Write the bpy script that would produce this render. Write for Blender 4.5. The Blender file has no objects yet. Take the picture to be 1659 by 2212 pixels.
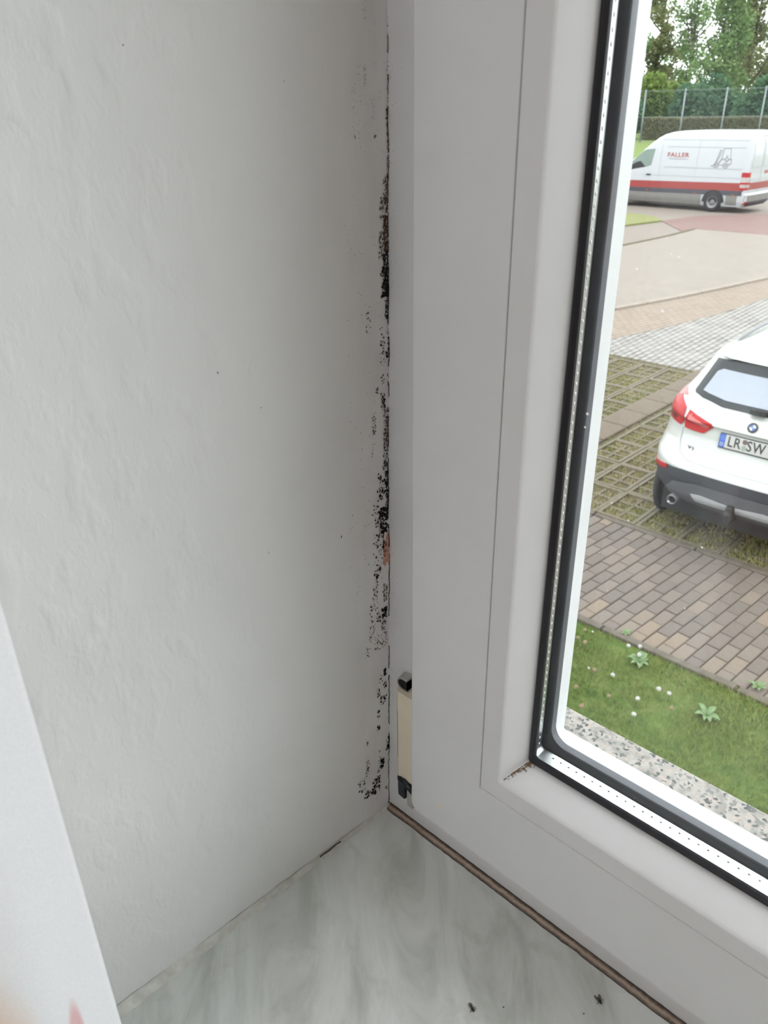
import bpy, bmesh, math, random
from mathutils import Vector, Matrix, noise

S = bpy.context.scene
COL = S.collection
RND = random.Random(7)
R = math.radians

# ------------------------------------------------------------------ camera
CAM = Vector((0.2445, -0.2504, 0.3894))
pit, yaw, rol = R(27.3), R(44.36), R(-0.9525)
fwd = Vector((-math.sin(yaw) * math.cos(pit), math.cos(yaw) * math.cos(pit), -math.sin(pit)))
rt0 = Vector((math.cos(yaw), math.sin(yaw), 0))
up0 = rt0.cross(fwd)
rt = rt0 * math.cos(rol) + up0 * math.sin(rol)
up = -rt0 * math.sin(rol) + up0 * math.cos(rol)
cam = bpy.data.cameras.new('camera')
cam.sensor_fit = 'VERTICAL'
cam.sensor_height = 36.0
cam.sensor_width = 27.0
cam.lens = 36.0 * 1668.6 / 2212.0
cam.clip_start = 0.01
cam.clip_end = 400
cam.dof.use_dof = True
cam.dof.focus_distance = 0.50
cam.dof.aperture_fstop = 26
camo = bpy.data.objects.new('camera', cam)
m = Matrix((rt, up, -fwd)).transposed().to_4x4()
m.translation = CAM
camo.matrix_world = m
COL.objects.link(camo)
S.camera = camo

# ------------------------------------------------------------------ sky, sun, exposure
SKY = 4.2
W = bpy.data.worlds.new('overcast_sky')
S.world = W
W.use_nodes = True
bg = W.node_tree.nodes['Background']
bg.inputs[0].default_value = (0.93, 0.97, 1.0, 1)
bg.inputs[1].default_value = SKY
sun = bpy.data.lights.new('veiled_sun', 'SUN')
sun.energy = 2.3
sun.angle = R(40)
sun.color = (1.0, 0.98, 0.95)
suno = bpy.data.objects.new('veiled_sun', sun)
suno.rotation_euler = (R(28), R(18), 0)
COL.objects.link(suno)
FILL_W = 16.0  # strength of the added fill lamp
S.view_settings.view_transform = 'Standard'
S.view_settings.look = 'None'
S.view_settings.exposure = 0.0
S.view_settings.gamma = 1.0
S.view_settings.use_curve_mapping = False

# ------------------------------------------------------------------ helpers
def lin(c):
    c /= 255.0
    return c / 12.92 if c <= 0.04045 else ((c + 0.055) / 1.055) ** 2.4
ALB = 1.0
def rgb(r, g, b):
    return (lin(r) * ALB, lin(g) * ALB, lin(b) * ALB, 1.0)

def tag(o, label=None, cat=None, group=None, kind=None):
    if label: o['label'] = label
    if cat: o['category'] = cat
    if group: o['group'] = group
    if kind: o['kind'] = kind
    return o

def mesh(name, V, F, mat, parent=None, smooth=False):
    me = bpy.data.meshes.new(name)
    me.from_pydata([tuple(v) for v in V], [], F)
    me.update()
    if smooth:
        me.polygons.foreach_set('use_smooth', [True] * len(me.polygons))
    return link(name, me, mat, parent)

def link(name, me, mat, parent=None):
    o = bpy.data.objects.new(name, me)
    if mat and not me.materials:
        for mm in (mat if isinstance(mat, (list, tuple)) else [mat]):
            me.materials.append(mm)
    COL.objects.link(o)
    if parent: o.parent = parent
    return o

def empty(name, loc=(0, 0, 0), rz=0.0):
    o = bpy.data.objects.new(name, None)
    o.empty_display_size = 0.05
    o.location = loc
    o.rotation_euler = (0, 0, rz)
    COL.objects.link(o)
    return o

class MB:
    """collects simple solids into one mesh"""
    def __init__(s): s.V = []; s.F = []
    def add(s, V, F):
        n = len(s.V); s.V += [tuple(v) for v in V]; s.F += [tuple(i + n for i in f) for f in F]; return s
    def box(s, x0, x1, y0, y1, z0, z1):
        return s.add([(x0, y0, z0), (x1, y0, z0), (x1, y1, z0), (x0, y1, z0), (x0, y0, z1), (x1, y0, z1), (x1, y1, z1), (x0, y1, z1)],
                     [(0, 3, 2, 1), (4, 5, 6, 7), (0, 1, 5, 4), (1, 2, 6, 5), (2, 3, 7, 6), (3, 0, 4, 7)])
    def prism(s, pts, z0, z1):
        n = len(pts)
        return s.add([(p[0], p[1], z0) for p in pts] + [(p[0], p[1], z1) for p in pts],
                     [tuple(range(n))[::-1], tuple(range(n, 2 * n))] + [(i, (i + 1) % n, n + (i + 1) % n, n + i) for i in range(n)])
    def tube(s, pts, r, n=8, cap=True):
        pts = [Vector(p) for p in pts]; rr = r if isinstance(r, (list, tuple)) else [r] * len(pts)
        V = []; F = []
        for i, p in enumerate(pts):
            d = (pts[min(i + 1, len(pts) - 1)] - pts[max(i - 1, 0)]).normalized()
            a = d.cross(Vector((0, 0, 1)))
            if a.length < 1e-4: a = Vector((1, 0, 0))
            a.normalize(); b = d.cross(a)
            for k in range(n):
                t = 2 * math.pi * k / n
                V.append(p + (a * math.cos(t) + b * math.sin(t)) * rr[i])
        for i in range(len(pts) - 1):
            for k in range(n):
                F.append((i * n + k, i * n + (k + 1) % n, (i + 1) * n + (k + 1) % n, (i + 1) * n + k))
        if cap:
            F.append(tuple(range(n))[::-1]); F.append(tuple(range((len(pts) - 1) * n, len(pts) * n)))
        return s.add(V, F)
    def ball(s, c, rx, ry, rz, nu=12, nv=8):
        V = [(c[0], c[1], c[2] - rz)]; F = []
        for j in range(1, nv):
            t = math.pi * j / nv - math.pi / 2
            for k in range(nu):
                a = 2 * math.pi * k / nu
                V.append((c[0] + rx * math.cos(t) * math.cos(a), c[1] + ry * math.cos(t) * math.sin(a), c[2] + rz * math.sin(t)))
        V.append((c[0], c[1], c[2] + rz)); top = len(V) - 1
        for k in range(nu):
            F.append((0, 1 + (k + 1) % nu, 1 + k))
            for j in range(nv - 2):
                a = 1 + j * nu; F.append((a + k, a + (k + 1) % nu, a + nu + (k + 1) % nu, a + nu + k))
            a = 1 + (nv - 2) * nu; F.append((a + k, a + (k + 1) % nu, top))
        return s.add(V, F)
    def revolve(s, prof, n=24, axis='y', c=(0, 0, 0)):
        """prof: list of (r, h) revolved about the axis"""
        V = []; F = []; m_ = len(prof)
        for k in range(n):
            t = 2 * math.pi * k / n
            for r, h in prof:
                a, b = r * math.cos(t), r * math.sin(t)
                V.append((c[0] + a, c[1] + h, c[2] + b) if axis == 'y' else (c[0] + h, c[1] + a, c[2] + b) if axis == 'x' else (c[0] + a, c[1] + b, c[2] + h))
        for k in range(n):
            for i in range(m_ - 1):
                F.append((k * m_ + i, k * m_ + i + 1, ((k + 1) % n) * m_ + i + 1, ((k + 1) % n) * m_ + i))
        return s.add(V, F)
    def build(s, name, mat, parent=None, smooth=False):
        o = mesh(name, s.V, s.F, mat, parent, smooth)
        return o

def fix_normals(o):
    b = bmesh.new(); b.from_mesh(o.data); bmesh.ops.recalc_face_normals(b, faces=b.faces); b.to_mesh(o.data); b.free(); return o

def bevel(o, w, seg=2):
    b = o.modifiers.new('soft_edges', 'BEVEL'); b.width = w; b.segments = seg; b.limit_method = 'ANGLE'; b.angle_limit = R(40)
    return o

# ------------------------------------------------------------------ materials
class NT:
    def __init__(s, name):
        s.m = bpy.data.materials.new(name); s.m.use_nodes = True
        s.t = s.m.node_tree; s.n = s.t.nodes; s.b = s.n['Principled BSDF']; s.out = s.n['Material Output']
    def nd(s, typ, **kw):
        x = s.n.new(typ)
        for k, v in kw.items():
            if k in x.inputs.keys(): x.inputs[k].default_value = v
            else: setattr(x, k, v)
        return x
    def ln(s, a, b): s.t.links.new(a, b)
    def coord(s, which='Object', scale=None):
        c = s.nd('ShaderNodeTexCoord')
        if scale is None: return c.outputs[which]
        mp = s.nd('ShaderNodeMapping'); mp.inputs['Scale'].default_value = scale
        s.ln(c.outputs[which], mp.inputs['Vector']); return mp.outputs['Vector']
    def noise(s, vec, scale, detail=4, rough=.55, dist=0.0):
        x = s.nd('ShaderNodeTexNoise'); x.inputs['Scale'].default_value = scale; x.inputs['Detail'].default_value = detail
        x.inputs['Roughness'].default_value = rough; x.inputs['Distortion'].default_value = dist
        s.ln(vec, x.inputs['Vector']); return x.outputs['Fac']
    def ramp(s, fac, stops, interp='LINEAR'):
        x = s.nd('ShaderNodeValToRGB'); x.color_ramp.interpolation = interp
        e = x.color_ramp.elements
        e[0].position, e[0].color = stops[0]
        e[1].position, e[1].color = stops[-1]
        for p, c in stops[1:-1]:
            q = e.new(p); q.color = c
        s.ln(fac, x.inputs['Fac']); return x.outputs['Color']
    def mix(s, fac, a, b):
        x = s.nd('ShaderNodeMix', data_type='RGBA')
        for v, i in ((fac, 0), (a, 6), (b, 7)):
            if isinstance(v, (int, float, tuple)): x.inputs[i].default_value = v
            else: s.ln(v, x.inputs[i])
        return x.outputs[2]
    def math(s, op, a, b=0.0):
        x = s.nd('ShaderNodeMath', operation=op)
        for v, i in ((a, 0), (b, 1)):
            if isinstance(v, (int, float)): x.inputs[i].default_value = v
            else: s.ln(v, x.inputs[i])
        return x.outputs[0]
    def bump(s, h, strength, dist):
        x = s.nd('ShaderNodeBump'); x.inputs['Strength'].default_value = strength; x.inputs['Distance'].default_value = dist
        s.ln(h, x.inputs['Height']); s.ln(x.outputs['Normal'], s.b.inputs['Normal']); return x
    def base(s, c):
        if isinstance(c, tuple): s.b.inputs['Base Color'].default_value = c
        else: s.ln(c, s.b.inputs['Base Color'])
    def set(s, rough=.5, metal=0.0, spec=.5, coat=0.0):
        s.b.inputs['Roughness'].default_value = rough; s.b.inputs['Metallic'].default_value = metal
        s.b.inputs['Specular IOR Level'].default_value = spec; s.b.inputs['Coat Weight'].default_value = coat; return s

def plain(name, c, rough=.5, metal=0.0, spec=.5, coat=0.0, var=0.06, scale=30.0, bump=0.0):
    t = NT(name).set(rough, metal, spec, coat)
    v = t.noise(t.coord(), scale, 3)
    d = tuple(max(0, x * (1 - var)) for x in c[:3]) + (1,); l = tuple(min(1, x * (1 + var)) for x in c[:3]) + (1,)
    t.base(t.ramp(v, [(.3, d), (.7, l)]))
    if bump: t.bump(v, bump, .002)
    return t.m

M = {}
# PVC of the window: faint grain, a little dust
t = NT('white_pvc').set(.38, 0, .45)
v = t.noise(t.coord(), 14, 4); f = t.noise(t.coord(), 900, 2)
t.base(t.ramp(v, [(.3, (.72, .72, .72, 1)), (.7, (.77, .775, .78, 1))])); t.bump(f, .08, .0002); M['pvc'] = t.m
# plastered, painted reveal: lumps of woodchip paper plus a faint pink-brown damp tinge beside the corner
t = NT('painted_plaster').set(.85, 0, .25)
o_ = t.coord()
big = t.noise(t.coord('Object', (1, 1, .6)), 105, 2, .45); mid = t.noise(t.coord('Object', (1, 1, .6)), 260, 2, .5); fine = t.noise(o_, 1100, 2)
lump = t.ramp(big, [(.52, (0, 0, 0, 1)), (.74, (1, 1, 1, 1))]); lump2 = t.ramp(mid, [(.52, (0, 0, 0, 1)), (.80, (1, 1, 1, 1))])
sx = t.nd('ShaderNodeSeparateXYZ'); t.ln(o_, sx.inputs[0])
near = t.nd('ShaderNodeMapRange'); t.ln(sx.outputs['Y'], near.inputs['Value']); near.inputs['From Min'].default_value = -.11; near.inputs['From Max'].default_value = -.03
nearA = t.nd('ShaderNodeMapRange'); t.ln(sx.outputs['Y'], nearA.inputs['Value']); nearA.inputs['From Min'].default_value = -.035; nearA.inputs['From Max'].default_value = 0.0
smooth_ = t.math('SUBTRACT', 1.0, near.outputs[0])
hh = t.math('ADD', t.math('MULTIPLY', t.math('ADD', lump, t.math('MULTIPLY', lump2, .35)), t.math('ADD', t.math('MULTIPLY', smooth_, .86), .14)), t.math('MULTIPLY', fine, .16))
t.bump(hh, .30, .0012)
damp = t.math('MULTIPLY', nearA.outputs[0], t.ramp(t.noise(t.coord('Object', (1, 1, .3)), 55, 4), [(.35, (0, 0, 0, 1)), (.7, (1, 1, 1, 1))]))
t.base(t.mix(t.math('MULTIPLY', damp, .55), t.ramp(t.noise(o_, 6, 3), [(.3, (.80, .80, .785, 1)), (.7, (.84, .84, .825, 1))]), rgb(205, 190, 190)))
M['plaster'] = t.m
M['room_wall'] = plain('room_paint', (.82, .82, .80, 1), .9, var=.02, scale=3)
M['floor'] = plain('floor_laminate', rgb(176, 150, 120), .5, var=.15, scale=4)
# marble sill: grey-green clouds drawn out in streaks
t = NT('pale_marble').set(.34, 0, .5)
mq = t.nd('ShaderNodeMapping'); mq.inputs['Rotation'].default_value = (0, 0, R(42))
mp = t.nd('ShaderNodeMapping'); mp.inputs['Scale'].default_value = (8, 26, 8)
c_ = t.nd('ShaderNodeTexCoord'); t.ln(c_.outputs['Object'], mq.inputs['Vector']); t.ln(mq.outputs['Vector'], mp.inputs['Vector'])
v1 = t.noise(mp.outputs['Vector'], 1.1, 7, .62, .7)
v2 = t.noise(t.coord(), 38, 5, .6, .5)
col = t.ramp(v1, [(.30, (.44, .455, .42, 1)), (.47, (.66, .68, .645, 1)), (.64, (.78, .805, .78, 1))])
col = t.mix(t.ramp(v2, [(.30, (.45, .45, .45, 1)), (.46, (0, 0, 0, 1))]), col, (.46, .46, .41, 1))
t.base(col); M['marble'] = t.m
# perished brown silicone with black dirt lines along both of its edges
t = NT('perished_silicone').set(.55, 0, .4)
uv = t.coord('UV'); s_ = t.nd('ShaderNodeSeparateXYZ'); t.ln(uv, s_.inputs[0])
nz = t.noise(t.coord(), 420, 4, .6); nl = t.noise(t.coord(), 60, 3)
vv = t.math('ADD', s_.outputs['Y'], t.math('MULTIPLY', t.math('SUBTRACT', nz, .5), .30))
dk = rgb(52, 44, 40)
c1 = t.ramp(vv, [(.10, dk), (.30, rgb(122, 104, 92)), (.48, rgb(176, 160, 146)), (.62, rgb(164, 146, 130)), (.78, rgb(100, 82, 68)), (.90, dk)])
t.base(t.mix(t.ramp(nl, [(.45, (0, 0, 0, 1)), (.75, (.35, .35, .35, 1))]), c1, rgb(104, 86, 72))); t.bump(nz, .5, .001); M['silicone'] = t.m
t = NT('acrylic_caulk').set(.8, 0, .3)
n1 = t.noise(t.coord(), 160, 4); t.base(t.ramp(n1, [(.3, rgb(196, 194, 186)), (.7, rgb(222, 221, 214))])); t.bump(n1, .15, .0008); M['caulk'] = t.m
M['pvc_outside'] = plain('dimmed_outer_pvc', (.60, .615, .62, 1), .5, var=.03, scale=20)  # PVC colour dimmed to offset the strong outdoor light on it
M['gasket'] = plain('black_rubber', rgb(26, 27, 34), .42, var=.1)
M['gasket_grey'] = plain('skylit_grey_rubber', rgb(74, 77, 84), .45, var=.12, scale=80)  # black gasket greyed, sky light painted into its colour
t = NT('spacer_aluminium').set(.30, 1.0)
t.base((.60, .62, .62, 1)); n1 = t.noise(t.coord('Object', (1, 1, 1)), 300, 2); t.bump(n1, .12, .0003); M['alu'] = t.m
M['alu_bright'] = plain('bright_aluminium', (.9, .9, .9, 1), .5, .2)
M['alu_dot'] = plain('punched_aluminium', rgb(120, 122, 124), .4, .8)
M['cream'] = plain('cream_plastic', (.80, .72, .575, 1), .45, var=.03, scale=60)
M['dark_metal'] = plain('dark_grease_metal', rgb(44, 50, 54), .35, .5, var=.35, scale=300)
M['pale_metal'] = plain('pale_zinc', rgb(176, 176, 170), .45, .3, var=.1, scale=200)
M['hole'] = plain('hole_shade', rgb(22, 20, 18), .8, var=.3, scale=300)  # near-black colour standing in for the shade inside holes
M['mould'] = plain('black_mould', rgb(32, 33, 33), .95, spec=.1, var=.3, scale=600)
M['mould_brown'] = plain('brown_mould', rgb(82, 64, 52), .95, spec=.1, var=.35, scale=600)
M['mould_grey'] = plain('faint_mould', rgb(96, 90, 84), .95, spec=.1, var=.2, scale=600)
M['brick_dust'] = plain('bare_red_plaster', rgb(200, 152, 132), .95, spec=.1, var=.25, scale=500, bump=.5)
M['stain'] = plain('brown_dirt', rgb(128, 108, 84), .8, var=.3, scale=900)
# insulating glass: clear, mirror share after the viewing angle, dust specks stuck on it
def glass(name, tint, dusty):
    t = NT(name); t.n.remove(t.b)
    tr = t.nd('ShaderNodeBsdfTransparent'); tr.inputs[0].default_value = tint
    gl = t.nd('ShaderNodeBsdfGlossy'); gl.inputs['Roughness'].default_value = .02
    lw = t.nd('ShaderNodeLayerWeight'); lw.inputs['Blend'].default_value = .5
    fr = t.math('ADD', t.math('MULTIPLY', t.math('POWER', lw.outputs['Facing'], 5.0), .96), .035)
    mx = t.nd('ShaderNodeMixShader'); t.ln(fr, mx.inputs[0]); t.ln(tr.outputs[0], mx.inputs[1]); t.ln(gl.outputs[0], mx.inputs[2])
    last = mx
    if dusty:
        vo = t.nd('ShaderNodeTexVoronoi'); vo.inputs['Scale'].default_value = 210; t.ln(t.coord('Object', (1, .001, 1)), vo.inputs['Vector'])
        sc = t.nd('ShaderNodeSeparateColor'); t.ln(vo.outputs['Color'], sc.inputs[0])
        rad = t.math('MULTIPLY', t.math('MULTIPLY', sc.outputs[0], sc.outputs[1]), .14)
        keep = t.math('MULTIPLY', t.math('LESS_THAN', vo.outputs['Distance'], rad), t.math('GREATER_THAN', sc.outputs[2], .55))
        ge = t.nd('ShaderNodeNewGeometry'); sn = t.nd('ShaderNodeSeparateXYZ'); t.ln(ge.outputs['True Normal'], sn.inputs[0]); bf = t.math('MULTIPLY', sn.outputs['Y'], t.math('SUBTRACT', 1.0, t.math('MULTIPLY', ge.outputs['Backfacing'], 2.0)))
        keep = t.math('MULTIPLY', keep, t.math('GREATER_THAN', bf, .5))   # the specks sit on the outward face only
        df = t.nd('ShaderNodeBsdfDiffuse'); df.inputs[0].default_value = (.8, .8, .78, 1)
        tl = t.nd('ShaderNodeBsdfTranslucent'); tl.inputs[0].default_value = (.8, .8, .78, 1)
        ad = t.nd('ShaderNodeMixShader'); ad.inputs[0].default_value = .6; t.ln(df.outputs[0], ad.inputs[1]); t.ln(tl.outputs[0], ad.inputs[2])
        m2 = t.nd('ShaderNodeMixShader'); t.ln(t.math('MULTIPLY', keep, .65), m2.inputs[0]); t.ln(last.outputs[0], m2.inputs[1]); t.ln(ad.outputs[0], m2.inputs[2]); last = m2
    t.ln(last.outputs[0], t.out.inputs['Surface']); return t.m
M['glass'] = glass('clear_glass', (.985, .99, .985, 1), False)
M['glass_dusty'] = glass('dusty_glass', (.985, .99, .985, 1), True)
# granite
t = NT('speckled_granite').set(.6, 0, .4)
vo = t.nd('ShaderNodeTexVoronoi'); ALB = .5
vo.inputs['Scale'].default_value = 400; vo.inputs['Randomness'].default_value = 1
wv = t.nd('ShaderNodeVectorMath', operation='ADD'); nn = t.nd('ShaderNodeTexNoise'); nn.inputs['Scale'].default_value = 180
mm = t.nd('ShaderNodeVectorMath', operation='SCALE'); mm.inputs['Scale'].default_value = .004; co = t.coord()
t.ln(co, nn.inputs['Vector']); t.ln(nn.outputs['Color'], mm.inputs[0]); t.ln(co, wv.inputs[0]); t.ln(mm.outputs[0], wv.inputs[1]); t.ln(wv.outputs[0], vo.inputs['Vector'])
sc = t.nd('ShaderNodeSeparateColor'); t.ln(vo.outputs['Color'], sc.inputs[0])
gsp = t.ramp(sc.outputs[0], [(0, rgb(92, 98, 96)), (.14, rgb(150, 152, 148)), (.22, rgb(196, 190, 182)), (.55, rgb(208, 200, 192)), (.8, rgb(214, 198, 188)), (1, rgb(224, 222, 216))], 'CONSTANT')
cl = t.noise(co, 110, 4); t.base(t.mix(t.ramp(cl, [(.38, (.5, .6, .6, 1)), (.5, (0, 0, 0, 1))]), gsp, rgb(150, 148, 142))); M['granite'] = t.m; ALB = 1.0
# curtain: white cloth, a pale pink petal and an orange flower printed on it
t = NT('printed_voile'); t.n.remove(t.b)
co = t.coord(); sp = t.nd('ShaderNodeSeparateXYZ'); t.ln(co, sp.inputs[0])
def ell(cx, cz, rx, rz, ang, soft):
    dx = t.math('SUBTRACT', sp.outputs['Y'], cx); dz = t.math('SUBTRACT', sp.outputs['Z'], cz)
    ca, sa = math.cos(ang), math.sin(ang)
    a = t.math('DIVIDE', t.math('ADD', t.math('MULTIPLY', dx, ca), t.math('MULTIPLY', dz, sa)), rx)
    b = t.math('DIVIDE', t.math('SUBTRACT', t.math('MULTIPLY', dz, ca), t.math('MULTIPLY', dx, sa)), rz)
    d = t.math('SQRT', t.math('ADD', t.math('MULTIPLY', a, a), t.math('MULTIPLY', b, b)))
    return t.ramp(d, [(1 - soft, (1, 1, 1, 1)), (1.0, (0, 0, 0, 1))])
weave = t.noise(t.coord('Object', (1, 1, 1)), 1500, 2)
cc = t.ramp(weave, [(.3, (.84, .84, .85, 1)), (.7, (.90, .90, .91, 1))])
CURT = dict(t=t, ell=ell, cc=cc)
PETALS = [(-.2212, .138, .0032, .027, R(-4), .25, rgb(226, 178, 178)),
          (-.2420, .15, .0150, .06, 0, .95, rgb(236, 178, 112)),
          (-.30, .36, .02, .06, .4, .3, rgb(226, 178, 178)), (-.33, .05, .02, .05, -.5, .3, rgb(236, 190, 140))]
for a in PETALS:
    cc = t.mix(t.math('MULTIPLY', ell(*a[:6]), .75), cc, a[6])
df = t.nd('ShaderNodeBsdfDiffuse'); tl = t.nd('ShaderNodeBsdfTranslucent'); mx = t.nd('ShaderNodeMixShader'); mx.inputs[0].default_value = .35
t.ln(cc, df.inputs[0]); t.ln(cc, tl.inputs[0]); t.ln(df.outputs[0], mx.inputs[1]); t.ln(tl.outputs[0], mx.inputs[2]); t.ln(mx.outputs[0], t.out.inputs['Surface'])
M['curtain'] = t.m
M['white_metal'] = plain('white_enamel', (.8, .8, .8, 1), .4)
t = NT('opal_fill_glow'); t.base((.9, .9, .88, 1)); t.b.inputs['Emission Color'].default_value = (1, .96, .9, 1); t.b.inputs['Emission Strength'].default_value = 2.0; M['opal'] = t.m  # glowing cover of the added fill lamp

# ------------------------------------------------------------------ the room
WX, WZ = 1.25, 1.36           # window opening, width and height
RY = -0.196                   # room face of the window wall
OY = 0.15                     # outer face
ZF, ZC = -0.92, 1.62          # floor, ceiling
XL, XR, YB = -1.3, 2.9, -3.6
def struct(o, label=None):
    o['kind'] = 'structure'
    if label: o['label'] = label
    return o

# reveal at the left of the window: a fine grid, slightly splayed and leaning, lumpy
def wall_x(y, z): return 0.0143 * z + 0.052 * y
def wall_s(y, z):
    lump = 0.0006 * noise.noise((y * 30, z * 22, 1.7)) + 0.00025 * noise.noise((y * 120, z * 70, 4.2))
    return wall_x(y, z) + lump + max(0.0, 1 - abs(y) / 0.010) * 0.0005 * noise.noise((3.1, z * 60, 0.2))
V = []; F = []
ys = [0.012 - i * 0.0015 for i in range(27)] + [-0.0285 - (i + 1) * (RY + .006 + 0.0285) / -50 for i in range(50)]
zs = [-0.03 + i * 0.005 for i in range(100)] + [0.47 + i * .045 for i in range(20)] + [WZ + .02]
for z in zs:
    for y in ys:
        e2 = max(0.0, (RY + .012 - y) / .006)          # rounded outer arris
        V.append((wall_s(y, z) - 0.003 * e2 * e2, y, z))
n = len(ys)
for j in range(len(zs) - 1):
    for i in range(n - 1):
        F.append((j * n + i, j * n + i + 1, (j + 1) * n + i + 1, (j + 1) * n + i))
b0 = len(V)
mb = MB(); mb.V = V; mb.F = F
mb.box(XL - .2, -.02, RY, OY, ZF, ZC)
wl = struct(mb.build('wall_left', M['plaster'], None, False), 'white lumpy plastered window reveal with mould along its inner corner')
wl.data.polygons.foreach_set('use_smooth', [k < len(F) for k in range(len(wl.data.polygons))])
struct(MB().box(-.02, WX + .02, RY, OY, ZF, -.0305).build('wall_below', M['room_wall']), 'white wall below the window sill')
struct(MB().box(WX + .02, XR + .2, RY, OY, ZF, ZC).build('wall_right', M['room_wall']), 'white wall beyond the far side of the window')
struct(MB().box(-.02, WX + .02, RY, OY, WZ + .02, ZC).build('wall_above', M['room_wall']), 'white wall above the window')
struct(MB().box(XL - .2, XL, YB, RY, ZF, ZC).build('wall_side', M['room_wall']))
struct(MB().box(XR, XR + .2, YB, RY, ZF, ZC).build('wall_far_side', M['room_wall']))
struct(MB().box(XL - .2, XR + .2, YB - .2, YB, ZF, ZC).build('wall_back', M['room_wall']))
struct(MB().box(XL - .2, XR + .2, YB - .2, OY, ZF - .15, ZF).build('floor', M['floor']))
struct(MB().box(XL - .2, XR + .2, YB - .2, OY, ZC, ZC + .15).build('ceiling', M['room_wall']))

# acrylic joint where the wall meets the sill, ragged and cracked
V = []; F = []; K = 90; prof = [(0, 0.0055), (.0012, .0036), (.0026, .0018), (.0050, .0004), (.0056, -.0003)]
for i in range(K + 1):
    y = 0.001 + (RY + .004) * i / K
    w = 0.30 + 0.50 * (i / K) + .16 * noise.noise((i * .31, 2.0, 0)); w = max(.2, w)
    for a, h in prof:
        V.append((wall_x(y, 0) + .0002 + a * w + .00012 * noise.noise((i * .5, a * 900, 1)), y, h * w * .9 + (.0002 if h > 0 else 0)))
n = len(prof)
for i in range(K):
    for j in range(n - 1): F.append((i * n + j, (i + 1) * n + j, (i + 1) * n + j + 1, i * n + j + 1))
mesh('sealant_joint', V, F, M['caulk'], wl, True)['label'] = 'ragged white caulk line where wall meets sill'
V = []; F = []
for (y0, y1) in ((-.041, -.057),):
    k0 = len(V); K = 14
    for i in range(K + 1):
        y = y0 + (y1 - y0) * i / K; ww = .00007 * math.sin(math.pi * i / K) + .00005
        x = wall_x(y, 0) + .0011 + .0003 * noise.noise((y * 190, 5, 0)); z = .0017
        V += [(x - ww, y, z + .0004), (x + ww, y, z - .0007), (x + ww, y, z - .0003), (x - ww, y, z + .0008)]
    for i in range(K):
        a = k0 + i * 4; F += [(a + j, a + (j + 1) % 4, a + 4 + (j + 1) % 4, a + 4 + j) for j in range(4)]
mesh('crack', V, F, M['mould_grey'], wl)

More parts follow.
